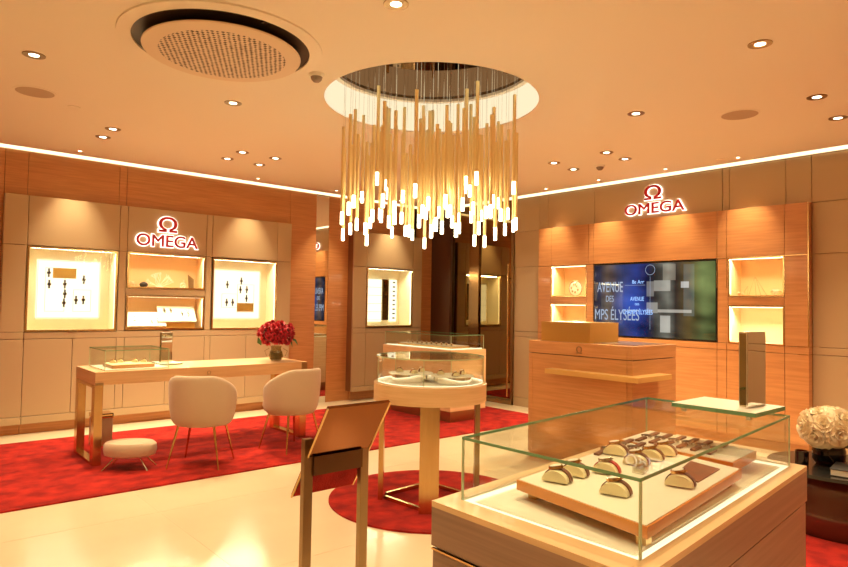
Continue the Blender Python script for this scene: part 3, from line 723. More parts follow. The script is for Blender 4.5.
# pillow watch ---------------------------------------------------------------
def pillow_watch(strap='strap', pil='cream', metal='brass_pol'):
    r = thing('wristwatch', 'tmp', 'watch')
    # D-shaped cushion, axis along Y
    prof = [(.033*cos(a), .004+.030*sin(a)) for a in [i*pi/14 for i in range(15)]]
    b = B(); b.prism([(x, z) for x, z in prof], -.020, .024, mat=Matrix.Rotation(pi/2, 4, 'X')); b.obj('cushion', pil, r, smooth=True)
    pts = [(.035*cos(a), .0, .004+.033*sin(a)) for a in [i*pi/16 for i in range(17)]]
    b = B(); rows = [[(x, -.006, z) for x, y, z in pts], [(x, .010, z) for x, y, z in pts]]; b.grid(rows); b.obj('strap', strap, r, solid=.0025)
    R_ = Matrix.Translation((-.006, .002, .038)) @ Matrix.Rotation(math.radians(-12), 4, 'Y')
    b = B(); b.cyl(0, 0, -.003, .005, .0185, .0175, seg=24, mat=R_); b.cyl(.020, 0, 0, .003, .003, mat=R_); b.obj('watch_case', metal, r, smooth=True)
    b = B(); b.cyl(0, 0, .005, .0058, .0145, seg=24, mat=R_); b.obj('dial', 'white', r)
    return r
PW = pillow_watch()

# ------------------------------------------------------------------ display case on desk
t = wthing('tabletop_showcase', 'low glass showcase on the left end of the desk', 'showcase', (1.68, 5.78, .75))
qd = rectq(1.43, 1.94, 5.56, 6.06)
B().prism(qd, .75, .757).obj('base', 'white', t)
glass_box(t, qd, .757, .915)
o = B().box(1.50, 1.84, 5.62, 5.90, .76, .785).obj('watch_tray', 'wood', None); tag(o, 'small wooden watch tray with pale lining inside the desk showcase', 'tray')
B().box(1.505, 1.835, 5.625, 5.895, .785, .789).obj('lining', 'cream', o)
for i, (x, y, dsc) in enumerate(((1.56, 5.80, 'leftmost of the four'), (1.625, 5.83, 'second from the left'), (1.73, 5.78, 'third from the left'), (1.79, 5.74, 'rightmost of the four'))):
    w = copy_tree(PW); w.location = (x, y, .790); w.rotation_euler = (0, 0, math.radians(-35)); w.scale = (.8, .8, .8)
    tag(w, 'cushion watch in the desk showcase, '+dsc, 'watch', 'watches in the desk showcase')

def stand_mirror(label, loc, w, h, bx, by, lift, mx, my, th):
    """loc: front left corner of the plate; the mirror block stands at (mx, my) from it, facing -Y"""
    r = thing('standing_mirror', label, 'mirror', loc)
    B().box(0, bx, 0, by, lift, lift+.011).obj('base_plate', 'white', r)
    b = B(); b.box(-.0012, 0, 0, by, lift, lift+.0105); b.box(-.0012, bx, -.0012, 0, lift, lift+.0105); b.obj('base_edge', 'edge', r)
    for fx, fy in ((.02, .02), (bx-.03, .02), (.02, by-.03), (bx-.03, by-.03)): B().box(fx, fx+.012, fy, fy+.012, 0, lift).obj('foot', 'steel', r)
    z0 = lift+.011
    B().box(mx, mx+w, my, my+th, z0, h, bev=.0015).obj('mirror_block', 'steel', r)
    B().box(mx+.003, mx+w-.003, my-.001, my, z0+.004, h-.004).obj('mirror_face', 'mirror', r)
    B().box(mx-.001, mx, my+.003, my+th-.003, z0+.004, h-.004).obj('mirror_side', 'darkmirror', r)
    return r
stand_mirror('small upright mirror on a white plate behind the desk showcase', (1.955, 5.80, .75), .10, .29, .19, .26, .003, .03, .10, .045)

# red flowers ---------------------------------------------------------------
VX, VY = 3.03, 5.70
t = wthing('flower_vase', 'ribbed clear glass vase of red flowers on the desk', 'vase', (VX, VY, .75))
b = B(); b.lathe([(0, .002), (.045, .002), (.062, .02), (.072, .05), (.062, .09), (.048, .115), (.052, .14), (.058, .15), (.054, .15), (.046, .118), (.058, .09), (.066, .05), (.055, .02), (0, .012)], 24, (VX, VY, .75)); b.obj('body', 'vase', t, smooth=True)
b = B(); b.tube([(VX+.055, VY-.04, .755+.12), (VX+.09, VY-.065, .75+.10), (VX+.075, VY-.05, .75+.05)], .004, 6); b.tube([(VX-.055, VY+.04, .755+.12), (VX-.09, VY+.065, .75+.10), (VX-.075, VY+.05, .75+.05)], .004, 6); b.obj('handle', 'vase', t)
B().cyl(VX, VY, .765, .84, .05, .055).obj('water_and_stems', pbr('stems', (.16, .11, .04), .5, col2=(.3, .22, .08), scale=(60, 60, 8)), t)
t = wthing('flower_bouquet', 'round bunch of deep red flowers in the glass vase on the desk', 'bouquet', (VX, VY, .86))
random.seed(11)
def blossom_mesh():
    b = B()
    for ring, n, tilt, ln in ((0, 6, .35, .038), (1, 6, .8, .034), (2, 5, 1.2, .024)):
        for i in range(n):
            a = 2*pi*i/n+ring*.5; R_ = Matrix.Rotation(a, 4, 'Z') @ Matrix.Rotation(-tilt, 4, 'Y')
            pts = [(0, 0, 0), (ln*.5, -ln*.36, .004), (ln, 0, .010), (ln*.5, ln*.36, .004)]
            vs = [b.bm.verts.new(R_ @ Vector(p)) for p in pts]; b.bm.faces.new(vs)
    me = bpy.data.meshes.new('blossom'); b.bm.to_mesh(me); b.bm.free(); me.materials.append(M['red_petal']); return me
bm_ = blossom_mesh()
cb_ = Vector((VX, VY, .75+.265))
for i in range(95):
    k = i+.5; ph = math.acos(1-1.72*k/95); th = pi*(1+5**.5)*k
    n = Vector((cos(th)*sin(ph), sin(th)*sin(ph), cos(ph))); rad = random.uniform(.82, 1.06)
    p = cb_+Vector((n.x*.155, n.y*.155, n.z*.112))*rad
    o = bpy.data.objects.new('blossom', bm_); COL.objects.link(o); o.parent = t
    o.location = p-WORLD[t.name]; o.rotation_euler = n.to_track_quat('Z', 'Y').to_euler(); o.scale = (random.uniform(.9, 1.3),)*3
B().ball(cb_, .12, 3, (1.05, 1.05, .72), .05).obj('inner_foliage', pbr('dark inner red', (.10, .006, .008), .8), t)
b = B()
for dx, dz, r in ((.125, -.05, .5), (.15, -.075, .9), (.115, -.09, 1.2), (-.13, -.07, -2)):
    p = cb_+Vector((dx, -dx*.8, dz)); R_ = Matrix.Translation(p) @ Matrix.Rotation(r, 4, 'Y') @ Matrix.Rotation(.8, 4, 'X')
    vs = [b.bm.verts.new(R_ @ Vector(q)) for q in ((-.05, 0, 0), (-.01, -.026, .006), (.045, 0, 0), (-.01, .026, .006))]; b.bm.faces.new(vs)
b.obj('leaf', 'leaf', t)

# ------------------------------------------------------------------ round showcase
CX, CY, CR = 2.90, 3.25, .385
t = wthing('round_showcase', 'round glass showcase with a pale wood drum on flat legs over the round red rug', 'showcase', (CX, CY, .012))
b = B(); b.lathe([(0, .685), (CR, .685), (CR, .80), (CR-.012, .81), (CR-.03, .81), (CR-.03, .795), (0, .795)], 96, (CX, CY, 0)); b.obj('drum', 'wood_lt', t, smooth=True)
B().cyl(CX, CY, .795, .80, CR-.031, seg=64).obj('display_floor', 'white', t)
GR = CR-.018
b = B(); b.lathe([(GR, .81), (GR, .975), (GR-.005, .975), (GR-.005, .81), (GR, .81)], 96, (CX, CY, 0)); b.obj('glass_wall', 'glass', t, smooth=True)
b = B(); b.cyl(CX, CY, .975, .981, GR+.002, seg=96); b.obj('glass_lid', 'glass', t)
b = B(); b.lathe([(GR+.0025, .974), (GR+.0025, .982), (GR+.0015, .982), (GR+.0015, .974), (GR+.0025, .974)], 96, (CX, CY, 0)); b.obj('glass_edge', 'edge_lt', t)
b = B(); b.lathe([(GR-.012, .8005), (GR-.006, .8005), (GR-.006, .812), (GR-.012, .812), (GR-.012, .8005)], 96, (CX, CY, 0)); b.obj('light_strip', 'led_soft', t)
vdir = Vector((.66, .75)); rdir = Vector((.75, -.66))
b = B()
for a in (-.12, 1.3, 2.7, 3.9, 5.0):
    d = -vdir*cos(a)+rdir*sin(a); p = Vector((CX, CY))+d*GR; b.cyl(p.x, p.y, .81, .975, .0022, seg=6)
b.obj('glass_joint', 'edge_lt', t)
for i, (s, dd) in enumerate(((-vdir, rdir), (rdir, vdir), (vdir, rdir), (-rdir, vdir))):
    c = Vector((CX, CY))+s*.325; n = s*.016; w = dd*.062
    q = [tuple(c-n-w), tuple(c-n+w), tuple(c+n+w), tuple(c+n-w)]
    B().prism(q, .012, .69).obj('leg', 'brass' if i != 1 else 'bronze', t)
b = B(); P_ = [Vector((CX, CY))+s*.325 for s in (-vdir, rdir, vdir, -rdir)]
for i in range(4):
    a, c = P_[i], P_[(i+1) % 4]; n = (c-a).normalized()*.05; m = Vector((-n.y, n.x)).normalized()*.012
    a = a+n; c = c-n; b.prism([tuple(a-m), tuple(c-m), tuple(c+m), tuple(a+m)], .012, .035)
b.obj('base_rail', 'brass', t)
for k in range(3):
    a = -.5+k*2.1; d = -vdir*cos(a)+rdir*sin(a)
    c = Vector((CX, CY))+d*.10
for lbl, off, rr, zz in (('left round mirrored plinth inside the round showcase', -.135, .155, .855), ('right round mirrored plinth inside the round showcase', .15, .15, .85)):
    c = Vector((CX, CY))+rdir*off+vdir*(.06 if off < 0 else -.02)
    o = wthing('round_plinth', lbl, 'plinth', (c.x, c.y, .80))
    B().cyl(c.x, c.y, .80, zz-.004, rr-.02, seg=48).obj('base', 'mirror', o, smooth=True); B().cyl(c.x, c.y, zz-.004, zz, rr, seg=48).obj('top', 'white', o)
    for j, (a, b_) in enumerate(((-.08, .02), (.02, -.07), (.07, .05))):
        p = c+rdir*a+vdir*b_
        w = copy_tree(PW); w.location = (p.x, p.y, zz+.001); w.rotation_euler = (0, 0, math.radians(-40+30*j)); w.scale = (.75,)*3
        for ch in w.children:
            if ch.name.startswith('strap'): pass
        tag(w, 'small watch on the %s plinth of the round showcase, %s' % (lbl.split()[0], ('leftmost', 'frontmost', 'rightmost')[j]), 'watch', 'watches in the round showcase')

# ------------------------------------------------------------------ back showcase
t = wthing('rectangular_showcase', 'wood bodied glass showcase standing behind the round showcase', 'showcase', (5.16, 5.75, .012))
bx0, bx1, by0, by1 = 4.88, 5.45, 5.13, 6.38
BT = .826
B().box(bx0, bx1, by0, by1, .14, BT, bev=.004).obj('body', 'wood_lt', t)
B().box(bx0+.06, bx1-.06, by0+.06, by1-.06, .012, .14).obj('plinth', 'bronze', t)
q = rectq(bx0+.02, bx1-.02, by0+.02, by1-.02)
glass_box(t, q, BT, BT+.165)
b = B(); b.box(bx0+.03, bx0+.038, by0+.04, by1-.04, BT+.006, BT+.012); b.box(bx0+.04, bx1-.04, by0+.03, by0+.038, BT+.006, BT+.012); b.obj('light_strip', 'led_soft', t)
B().box(bx0+.05, bx1-.05, by0+.05, by1-.05, BT, BT+.006).obj('display_floor', 'white', t)
o = B().box(bx0+.12, bx1-.12, by0+.15, by1-.15, BT+.006, BT+.03).obj('watch_tray', 'brass', None); tag(o, 'long pale tray inside the showcase behind the round one', 'tray')
B().box(bx0+.125, bx1-.125, by0+.155, by1-.155, BT+.03, BT+.033).obj('lining', 'white', o)
for k in range(10):
    w = copy_tree(PW); w.location = ((bx0+bx1)/2-.07, by0+.22+k*.088, BT+.034); w.rotation_euler = (0, 0, math.radians(60)); w.scale = (.7,)*3
    tag(w, 'small cushion watch in the long row inside the back showcase', 'watch', 'row of watches in the back showcase')

# ------------------------------------------------------------------ counter
t = wthing('reception_counter', 'orange veneer reception counter in front of the television', 'counter', (4.8, 3.1, 0))
kx0, kx1, ky0, ky1, KZ = 4.44, 5.12, 2.63, 3.656, 1.03
B().box(kx0+.01, kx1, ky0+.01, ky1-.01, .0, .05).obj('plinth', 'wood_v', t)
b = B(); b.box(kx0, kx1, ky0+.05, ky1-.046, .05, .918); b.obj('body', 'wood_v', t)
B().box(kx0, kx1, ky1-.044, ky1, .05, .918, bev=.002).obj('side_panel', 'wood_v', t)
B().box(kx0, kx1, ky0, ky0+.048, .05, .918, bev=.002).obj('side_panel', 'wood_v', t)
B().box(kx0, kx1, ky0, ky0+.048, .924, KZ, bev=.002).obj('drawer_side', 'wood_v', t)
B().box(kx0, kx1, ky0+.05, ky1, .924, KZ, bev=.002).obj('drawer_front', 'wood_v', t)
B().box(kx0+.02, kx1-.02, ky0+.02, ky1-.02, .9, .95).obj('shadow_gap', 'gap', t)
B().box(kx0+.12, kx1-.05, ky0+.06, ky0+.5, KZ, KZ+.004).obj('inset_plate', pbr('writing pad', (.16, .09, .05), .35), t)
b = B(); b.prism([(kx0-.11, ky0-.11), (kx0+.40, ky0-.11), (kx0+.40, ky0-.001), (kx0-.001, ky0-.001), (kx0-.001, 3.39), (kx0-.11, 3.39)], .765, .805)
b.obj('ledge', 'ledge', t)
text_mesh('emblem', '\u03a9', .055, .06, 'bronze', t, on_right(kx0-.001, 3.15, .945), .002)
t = wthing('counter_riser', 'brass finished open box standing on the left half of the counter', 'box', (4.6, 3.3, KZ))
b = B(); z0, z1 = KZ+.001, 1.192
b.box(4.50, 4.51, 3.06, 3.565, z0, z1); b.box(4.51, 4.93, 3.06, 3.07, z0, z1); b.box(4.51, 4.93, 3.555, 3.565, z0, z1); b.obj('panel', 'goldbox', t)
B().box(4.50, 4.93, 3.06, 3.565, z1, z1+.008).obj('top', 'goldbox', t)

# ------------------------------------------------------------------ lectern
LX0, LX1 = 1.195, 1.475
t = wthing('sign_stand', 'polished brass tilted sign stand on two square posts in front', 'sign stand', (1.35, 2.05, 0))
for x in (1.186, 1.435):
    B().box(x, x+.036, 2.0, 2.024, 0.01, .832, bev=.001).obj('post', 'bronze', t)
B().box(1.15, 1.51, 1.88, 2.16, 0, .012).obj('base_plate', 'bronze', t)
B().box(1.222, 1.435, 1.99, 2.004, .70, .768).obj('crossbar', pbr('dark bronze bar', (.17, .09, .04), .35, .9), t)
# panel leans: top edge towards the camera
vt = Vector((0, 1.875, .957)); vb = Vector((0, 2.11, .60)); d = (vt-vb).normalized(); n = Vector((0, d.z, -d.y))
if n.z < 0: n = -n
pv = []
for x in (1.205, 1.475):
    for p, k in ((vb, 0), (vt, 0), (vt, .014), (vb, .014)):
        pv.append((x, p.y+n.y*k, p.z+n.z*k))
b = B(); vs = [b.bm.verts.new(p) for p in pv]
for f in ((0, 1, 2, 3), (7, 6, 5, 4), (0, 4, 5, 1), (1, 5, 6, 2), (2, 6, 7, 3), (3, 7, 4, 0)): b.bm.faces.new([vs[i] for i in f])
b.obj('sign_panel', pbr('polished copper brass', (.20, .068, .018), .12, 1.), t)
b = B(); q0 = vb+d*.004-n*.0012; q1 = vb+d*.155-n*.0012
vs = [b.bm.verts.new(p) for p in ((1.208, q0.y, q0.z), (1.472, q0.y, q0.z), (1.472, q1.y, q1.z), (1.208, q1.y, q1.z))]; b.bm.faces.new(vs); b.obj('red_sheet', 'carpet', t, solid=.001)  # thin red sheet in the carpet material on the panel's lower underside
for x in (1.20, 1.475):
    b = B(); b.tube([(x, vb.y, vb.z), (x, vt.y, vt.z)], .004, 6); b.obj('panel_rim', 'brass', t)

# ------------------------------------------------------------------ big front showcase
t = wthing('large_showcase', 'large glass topped wooden showcase at the lower right filled with watches', 'showcase', (1.45, .8, 0))
SB = .90
QB = [(.92, .527), (1.94, .622), (1.945, 1.13), (.925, 1.025)]
def inset(q, d):
    c = Vector((sum(p[0] for p in q)/4, sum(p[1] for p in q)/4)); out = []
    for i in range(4):
        p = Vector(q[i]); a = (Vector(q[(i+1) % 4])-p).normalized(); e = (Vector(q[i-1])-p).normalized(); out.append(tuple(p+(a+e)*d))
    return out
B().prism(inset(QB, .003), .03, .80).obj('body', 'wood_gr', t)
B().prism(inset(QB, .02), 0, .06).obj('plinth', 'bronze', t)
B().prism(inset(QB, .012), .79, .815).obj('brass_band', 'gap', t)
B().prism([(.921, .53), (.926, .53), (.926, 1.02), (.921, 1.02)], .799, .803).obj('brass_inlay', 'brass_pol', t)
ring = QB; inn = [(.983, .566), (1.915, .654), (1.908, 1.08), (.980, .993)]
b = B(); n = 4; lo = [b.bm.verts.new((*p, SB-.0125)) for p in ring]; hi = [b.bm.verts.new((*p, SB)) for p in ring]; hi2 = [b.bm.verts.new((*p, SB)) for p in inn]; lo2 = [b.bm.verts.new((*p, SB-.012)) for p in inn]
for i in range(4):
    j = (i+1) % 4; b.bm.faces.new((lo[i], lo[j], hi[j], hi[i])); b.bm.faces.new((hi[i], hi[j], hi2[j], hi2[i])); b.bm.faces.new((hi2[i], hi2[j], lo2[j], lo2[i]))
b.bm.faces.new(lo[::-1])
B().prism(QB, .806, SB-.0125).obj('upper_body', 'wood_gr', t); b.obj('top_frame', 'wood_lt', t)
B().prism(inset(inn, .0005), SB-.012, SB-.007).obj('display_floor', 'white', t)
b = B()
for i in (0, 2):
    a, c = Vector(inn[i]), Vector(inn[(i+1) % 4])
B().prism(inset(inn, .028), SB-.007, SB-.005).obj('floor_border', 'white', t)
b = B(); fi = inset(inn, .017); fo = inset(inn, .004)
for i in range(4):
    j = (i+1) % 4; b.prism([fo[i], fo[j], fi[j], fi[i]], SB-.007, SB-.003)
b.obj('light_strip', emit('front case led', (1, .86, .52), .75), t)
HT = 1.0355
GQ = inset(inn, .001)
glass_box(t, GQ, SB-.004, HT, th=.006)

def tray(label, q, z0, z1, lin='paper'):
    o = B().prism(q, z0, z1).obj('watch_tray', 'tray_side'); tag(o, label, 'tray')
    e = B().prism(inset(q, .004), z1, z1+.0015).obj('lining', 'white', o)
    return o
TZ = .937
tray('front raised watch tray with orange wooden sides in the large showcase', [(1.04, .586), (1.60, .655), (1.652, 1.0), (1.092, .93)], .916, TZ)
tray('second watch tray with straps further right in the large showcase', [(1.66, .70), (1.86, .722), (1.885, 1.055), (1.68, 1.035)], .91, .934)
for q in (([(1.06, .60), (1.08, .60), (1.08, .62), (1.06, .62)]), ([(1.56, .67), (1.58, .67), (1.58, .69), (1.56, .69)]), ([(1.12, .90), (1.14, .90), (1.14, .92), (1.12, .92)]), ([(1.61, .96), (1.63, .96), (1.63, .98), (1.61, .98)])):
    B().prism(q, SB-.005, .916).obj('tray_foot', 'brass', t)
for q in (([(1.69, .73), (1.70, .73), (1.70, .74), (1.69, .74)]), ([(1.84, 1.03), (1.85, 1.03), (1.85, 1.04), (1.84, 1.04)])):
    B().prism(q, SB-.005, .91).obj('tray_foot', 'brass', t)
o = B().prism([(1.39, .662), (1.545, .683), (1.565, .765), (1.415, .728)], TZ+.002, TZ+.0045).obj('leather_pad', pbr('brown pad', (.20, .075, .03), .45)); tag(o, 'flat brown leather pad on the front tray', 'pad')
SW = [(1.15, .862, 'strap', 'left of the pair at the tray left corner'), (1.223, .868, 'strap', 'right of the pair at the tray left corner'), (1.168, .728, 'strap', 'nearest to the front left glass corner'), (1.300, .835, 'strapr', 'red strap behind the nearest one'), (1.484, .925, 'strap', 'alone at the back left'), (1.431, .835, 'strap', 'first of the middle row of three'), (1.509, .84, 'strap', 'second of the middle row of three'), (1.585, .845, 'strap', 'third of the middle row of three'), (1.335, .675, 'strapg', 'beside the brown leather pad')]
first = True
PWr = pillow_watch('strapr', 'cream', 'steel'); PWg = pillow_watch('strapg', 'cream', 'brass_pol')
for x, y, s, dsc in SW:
    if s == 'strapr': w = PWr
    elif s == 'strapg': w = PWg
    elif first: w = PW; first = False
    else: w = copy_tree(PW)
    w.location = (x, y, TZ+.0022); w.rotation_euler = (0, 0, math.radians(-74)); w.scale = (.87, .95, .78)
    tag(w, 'cushion watch in large showcase, '+dsc, 'watch', 'cushion watches in the large showcase')
def flat_watch():
    r = thing('wristwatch', 'tmp', 'watch')
    b = B()
    for k in range(9):
        if 3 < k < 5: continue
        b.box(-.072+k*.018, -.056+k*.018, -.007, .007, 0, .006, bev=.001)
    b.obj('bracelet', 'strap', r)
    B().cyl(0, 0, 0, .009, .016, seg=20).obj('watch_case', 'steel', r); B().cyl(0, 0, .009, .0096, .013, seg=20).obj('dial', 'black', r)
    return r
fl = flat_watch(); first = True
FW = [(1.50, .965, 'furthest back on the front tray'), (1.59, .975, 'back row right on the front tray'), (1.575, .93, 'behind the row of three cushions, upper'), (1.59, .895, 'behind the row of three cushions, lower'),
      (1.76, .995, 'furthest back on the second tray'), (1.765, .955, 'second from the back on the second tray'), (1.77, .915, 'third from the back on the second tray'), (1.77, .875, 'fourth from the back on the second tray'), (1.77, .835, 'fifth from the back on the second tray'), (1.765, .79, 'nearest on the second tray')]
for k, (x, y, dsc) in enumerate(FW):
    w = fl if k == 0 else copy_tree(fl)
    w.location = (x, y, TZ+.002 if k < 4 else .9362); w.rotation_euler = (0, 0, math.radians(12 if k < 4 else 8))
    tag(w, 'watch lying flat with stretched bracelet, '+dsc, 'watch', 'flat lying watches in the large showcase')
o = wthing('clear_ring_stand', 'row of small clear holders beside the red strap watch', 'holder', (1.38, .78, TZ))
for k in range(5):
    B().box(1.35+k*.014, 1.356+k*.014, .77+k*.005, .80+k*.005, TZ+.002, TZ+.018).obj('clear_block', pane_mat('clear block', (.92, .9, .85), 1.5), o)

# mirror on top of the large showcase
r = stand_mirror('tall standing mirror with a white glass plate on top of the large showcase', (1.715, .668, HT), .125, .228, .20, .225, .012, .062, .045, .022)

# ------------------------------------------------------------------ side table, roses
TX, TY = 4.52, 1.26
t = wthing('side_table', 'dark glossy round side table at the right edge holding the white roses', 'side table', (TX, TY, .012))
b = B(); b.cyl(TX, TY, .36, .38, .40, seg=64); b.obj('tabletop', 'dark', t, smooth=True)
b = B(); b.lathe([(0, .012), (.34, .012), (.36, .06), (.35, .18), (.30, .30), (.27, .36), (0, .36)], 48, (TX, TY, 0)); b.obj('base', pbr('dark bronze glaze', (.10, .03, .018), .12, .3, coat=.6), t, smooth=True)
t = wthing('book', 'thick book with white pages lying on the side table', 'book', (4.3, 1.1, .38))
RB = Matrix.Translation((4.33, 1.08, .381)) @ Matrix.Rotation(math.radians(8), 4, 'Z')
B().box(-.11, .11, -.16, .16, .004, .036, mat=RB).obj('pages', 'paper', t)
b = B(); b.box(-.115, .115, -.165, .165, .036, .040, mat=RB); b.box(-.115, .115, -.165, .165, 0, .004, mat=RB); b.box(.11, .115, -.165, .165, .004, .036, mat=RB); b.obj('cover', 'black', t)
RX, RY = 4.50, 1.32
t = wthing('glass_vase', 'dark smoky glass bowl vase holding the white roses', 'vase', (RX, RY, .38))
b = B(); b.lathe([(0, .002), (.07, .002), (.09, .03), (.092, .09), (.075, .14), (.07, .145), (.084, .09), (.082, .03), (0, .012)], 32, (RX, RY, .38)); b.obj('bowl', 'smoke', t, smooth=True)
b = B(); b.lathe([(0, .014), (.07, .014), (.076, .05), (.07, .09), (0, .09)], 24, (RX, RY, .38)); b.obj('dark_filling', pbr('vase filling', (.06, .018, .01), .2), t, smooth=True)
t = wthing('flower_bouquet', 'bunch of white cream roses on the dark side table', 'bouquet', (RX, RY, .53))
def rose_mesh():
    b = B()
    for ring, (n, r, h, open_) in enumerate(((3, .012, .045, .0), (4, .024, .046, .35), (5, .037, .044, .75), (6, .052, .036, 1.15), (6, .062, .020, 1.6))):
        for i in range(n):
            a0 = 2*pi*i/n+ring*.7; w = 2*pi/n*.72; rows = []
            for kk in range(5):
                k = kk/4; row = []
                for jj in range(7):
                    s = jj/6*2-1; a = a0+s*w
                    rr = r*(.35+.75*k)+open_*.010*k*k*(1-.2*s*s)
                    z = h*k*(1-.22*s*s)-.006*open_*k**3*2
                    row.append((rr*cos(a), rr*sin(a), z-.01*ring*.3))
                rows.append(row)
            b.grid(rows)
    me = bpy.data.meshes.new('rose'); bmesh.ops.recalc_face_normals(b.bm, faces=b.bm.faces); b.bm.to_mesh(me); b.bm.free()
    for p in me.polygons: p.use_smooth = True
    me.materials.append(M['white_petal']); return me
rm = rose_mesh(); random.seed(5)
cb_ = Vector((RX, RY, .60))
N_ = 15
for i in range(N_):
    k = i+.5; ph = math.acos(1-1.35*k/N_); th = pi*(1+5**.5)*k
    n = Vector((cos(th)*sin(ph), sin(th)*sin(ph), cos(ph)))
    p = cb_+Vector((n.x*.155, n.y*.155, n.z*.115))
    o = bpy.data.objects.new('rose', rm); COL.objects.link(o); o.parent = t; o.location = p-n*.03-WORLD[t.name]
    o.rotation_euler = n.to_track_quat('Z', 'Y').to_euler(); o.scale = (random.uniform(1.15, 1.4),)*3
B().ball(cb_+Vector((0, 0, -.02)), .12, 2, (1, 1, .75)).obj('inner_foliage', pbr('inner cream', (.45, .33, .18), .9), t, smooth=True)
# small dark candle glass beside vase
b = B(); b.lathe([(0, 0), (.035, 0), (.038, .10), (.033, .10), (.031, .01), (0, .01)], 24, (4.28, 1.40, .381)); o = b.obj('candle_glass', 'smoke', smooth=True); tag(o, 'small dark tumbler left of the roses on the side table', 'glass')

# ------------------------------------------------------------------ ceiling fittings
CAS = (1.472, 3.486)
t = thing('ceiling_air_conditioner', 'large round ceiling air conditioner with perforated disc and black ring slot', 'air conditioner', (CAS[0], CAS[1], CH))
b = B(); b.lathe([(.488, -.004), (.55, -.004), (.555, 0), (.555, .0)], 96); b.lathe([(.488, -.004), (.488, -.014), (.56, -.010), (.562, 0)], 96); b.obj('outer_ring', 'ceil', t, smooth=True)
b = B(); b.lathe([(0, -.004), (.49, -.004), (.49, -.001), (0, -.001)], 96); b.obj('ring_slot', pbr('dark slot', (.03, .018, .012), .35), t, smooth=True)
b = B(); b.lathe([(0, -.062), (.30, -.062), (.40, -.060), (.435, -.054), (.437, -.046), (0, -.03)], 96); b.obj('perforated_disc', 'perf', t, smooth=True)
b = B(); b.cyl(.02, -.462, -.012, -.004, .016, seg=20); b.obj('sensor_eye', 'dark', t)

def disc_fit(name, label, cat, x, y, r, mat, d=.004, group=None):
    t = thing(name, label, cat, (x, y, CH), 0, group)
    b = B(); b.lathe([(0, -d), (r*.9, -d), (r*.9, 0), (0, 0)], 40); b.obj('grille', mat, t)
    b = B(); b.lathe([(r*.9, -d-.001), (r, -d+.001), (r, 0), (r*.9, 0), (r*.9, -d-.001)], 40); b.obj('rim', 'ceil', t)
    return t
disc_fit('ceiling_speaker', 'round ceiling speaker at the upper left', 'speaker', .816, 5.20, .135, 'speaker', group='ceiling speakers')
disc_fit('ceiling_speaker', 'round ceiling speaker on the right side of the ceiling', 'speaker', 4.87, 2.005, .14, 'speaker', group='ceiling speakers')
disc_fit('sprinkler_cover', 'small flat disc on the ceiling right of the left speaker', 'sprinkler', 1.107, 5.394, .045, 'ceil', d=.006)
disc_fit('sprinkler_cover', 'small flat disc beside the last downlight near the right wall', 'sprinkler', 6.198, 2.72, .05, 'ceil', d=.006)
def dome_cam(label, x, y):
    t = thing('dome_camera', label, 'camera', (x, y, CH), 0)
    b = B(); b.lathe([(0, -.02), (.045, -.02), (.05, 0), (0, 0)], 32); b.obj('mount', 'white', t, smooth=True)
    b = B(); b.lathe([(0, -.055), (.02, -.05), (.033, -.037), (.038, -.02), (0, -.02)], 32); b.obj('dome', pbr('grey dome', (.28, .22, .17), .25), t, smooth=True)
dome_cam('small security dome camera between the air conditioner and the chandelier', 2.10, 3.50)
dome_cam('small security dome camera above the television near the right wall', 5.60, 3.70)

DL = [(.68, 4.415, 'alone left of the air conditioner, upper left'), (1.504, 5.847, 'right one of the pair near the left wall'), (1.514, 6.2, 'left one of the pair near the left wall'), (1.884, 2.408, 'at the top edge above the chandelier'), (3.65, 1.393, 'large one at the upper right'), (4.841, 1.479, 'upper one of the pair at the right edge'), (5.481, 1.533, 'lower one of the pair at the right edge'), (2.684, 5.836, 'top left of the four between wall and air conditioner'), (2.694, 6.208, 'bottom left of the four left of the chandelier'), (3.041, 5.835, 'top right of the four left of the chandelier'), (3.061, 6.229, 'bottom right of the four left of the chandelier'), (1.958, 4.44, 'alone just below the air conditioner'), (5.183, 3.354, 'nearest of the group right of the chandelier'), (5.537, 3.373, 'right one of the group right of the chandelier'), (5.189, 3.971, 'left one of the group right of the chandelier'), (5.571, 4.006, 'lower left one of the group right of the chandelier'), (4.296, 2.527, 'alone halfway between chandelier and right speaker'),
      (1.493, 6.949, 'wall washer at far left over the first wall case'), (3.393, 6.934, 'wall washer over the case behind the flowers'), (4.487, 6.918, 'wall washer above the mirror strip'), (6.237, 4.139, 'wall washer left of the right sign'), (6.228, 3.319, 'wall washer above the right end of the right sign'), (6.236, 2.583, 'wall washer beside the small flat disc'), (6.256, 4.906, 'wall washer above the left niches'),
      (5.55, 6.92, 'wall washer above the display bay')]
me_ring = me_face = None
for i, (x, y, dsc) in enumerate(DL):
    wash = i >= 17
    t = thing('ceiling_downlight', 'round recessed downlight, '+dsc, 'downlight', (x, y, CH), 0, 'recessed ceiling downlights')
    r = .034 if wash else .062
    if wash and me_ring is not None: pass
    b = B(); b.lathe([(r*.44, .012), (r*.5, -.003), (r, -.004), (r*1.02, 0), (r*1.02, .002)], 32); b.obj('trim_ring', 'bronze' if not wash else 'ceil', t, smooth=True)
    b = B(); b.cyl(0, 0, -.002, .0, r*.44, seg=24); b.obj('lamp', 'lampface', t)
    l = bpy.data.lights.new('downlight_beam', 'SPOT'); l.energy = (46 if not wash else 32); l.color = (1, .785, .455); l.spot_size = math.radians(95 if not wash else 62); l.spot_blend = .9; l.shadow_soft_size = .03
    lo_ = bpy.data.objects.new('downlight_beam', l); COL.objects.link(lo_); lo_.location = (x, y, CH-.012)
    if i in (17, 18, 19, 24): lo_.rotation_euler = (math.radians(8), 0, 0)
    elif wash: lo_.rotation_euler = (0, math.radians(-8), 0)

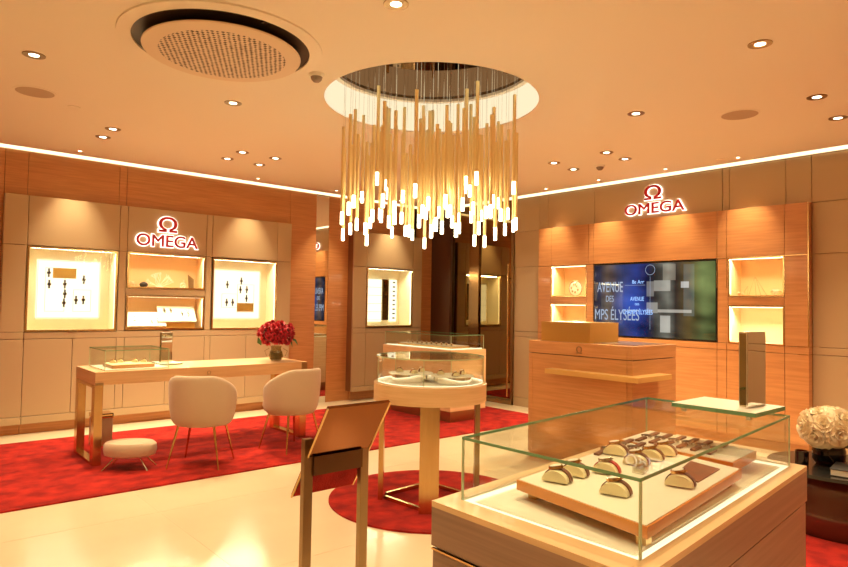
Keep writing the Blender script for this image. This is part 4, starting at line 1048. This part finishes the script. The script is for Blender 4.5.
# ------------------------------------------------------------------ chandelier
t = thing('chandelier', 'large round chandelier of hanging gold rods with lit glass tips in the ceiling recess', 'chandelier', (3.0, 3.4, CH+RH))
b = B(); b.cyl(0, 0, -.008, 0, .016, seg=12); cap_me = None
random.seed(21)
rod_b = B().cyl(0, 0, .085, .68, .0118, seg=14)
rod = rod_b.obj('rod', 'gold', t, smooth=True)
tip = B().cyl(0, 0, 0, .085, .0108, seg=14).obj('light_tip', 'tip', rod, smooth=True)
cab = B().cyl(0, 0, 0, 1, .0012, seg=5).obj('cable', 'steel', rod)
b.bm.free()
for i, (x, y, z) in enumerate(TIPS+EXTRA):
    if i == 0: r_, c_ = rod, cab
    else:
        r_ = rod.copy(); COL.objects.link(r_); tp = tip.copy(); COL.objects.link(tp); tp.parent = r_; c_ = cab.copy(); COL.objects.link(c_); c_.parent = r_
    r_.parent = t; r_.location = (x-3.0, y-3.4, z-(CH+RH))
    c_.location = (0, 0, .68); c_.scale = (1, 1, CH+RH-(z+.68))

# unseen downlights added outside the view to brighten the room and front showcase
for x, y in ((-.6, .2), (.6, -1.0), (2.2, -.9), (-.7, 2.6), (4.2, -.8), (.4, 1.6), (-.6, 5.2), (2.6, .9), (1.45, .8), (5.9, .2), (5.9, -1.1)):
    t = thing('ceiling_downlight', 'unseen downlight added outside the frame to brighten the room', 'downlight', (x, y, CH), 0, 'recessed ceiling downlights')
    b = B(); b.lathe([(.038, .012), (.041, -.003), (.062, -.004), (.063, 0), (.063, .002)], 32); b.obj('trim_ring', 'bronze', t, smooth=True)
    b = B(); b.cyl(0, 0, -.002, 0, .038, seg=24); b.obj('lamp', 'lampface', t)
    l = bpy.data.lights.new('downlight_beam', 'SPOT'); l.energy = 40; l.color = (1, .785, .455); l.spot_size = math.radians(110); l.spot_blend = .9; l.shadow_soft_size = .03
    lo_ = bpy.data.objects.new('downlight_beam', l); COL.objects.link(lo_); lo_.location = (x, y, CH-.012)

# ------------------------------------------------------------------ world, view
w = bpy.data.worlds.new('world'); scn.world = w; w.use_nodes = True
w.node_tree.nodes['Background'].inputs[0].default_value = (1, .72, .45, 1); w.node_tree.nodes['Background'].inputs[1].default_value = .05
scn.view_settings.view_transform = 'Standard'; scn.view_settings.look = 'None'; scn.view_settings.gamma = 1; scn.view_settings.use_curve_mapping = False
scn.view_settings.exposure = 1.34
scn.cycles.max_bounces = 10; scn.cycles.diffuse_bounces = 5; scn.cycles.glossy_bounces = 5; scn.cycles.transparent_max_bounces = 24; scn.cycles.transmission_bounces = 6
scn.cycles.use_denoising = True; scn.cycles.sample_clamp_indirect = 6; scn.cycles.caustics_reflective = False; scn.cycles.caustics_refractive = False
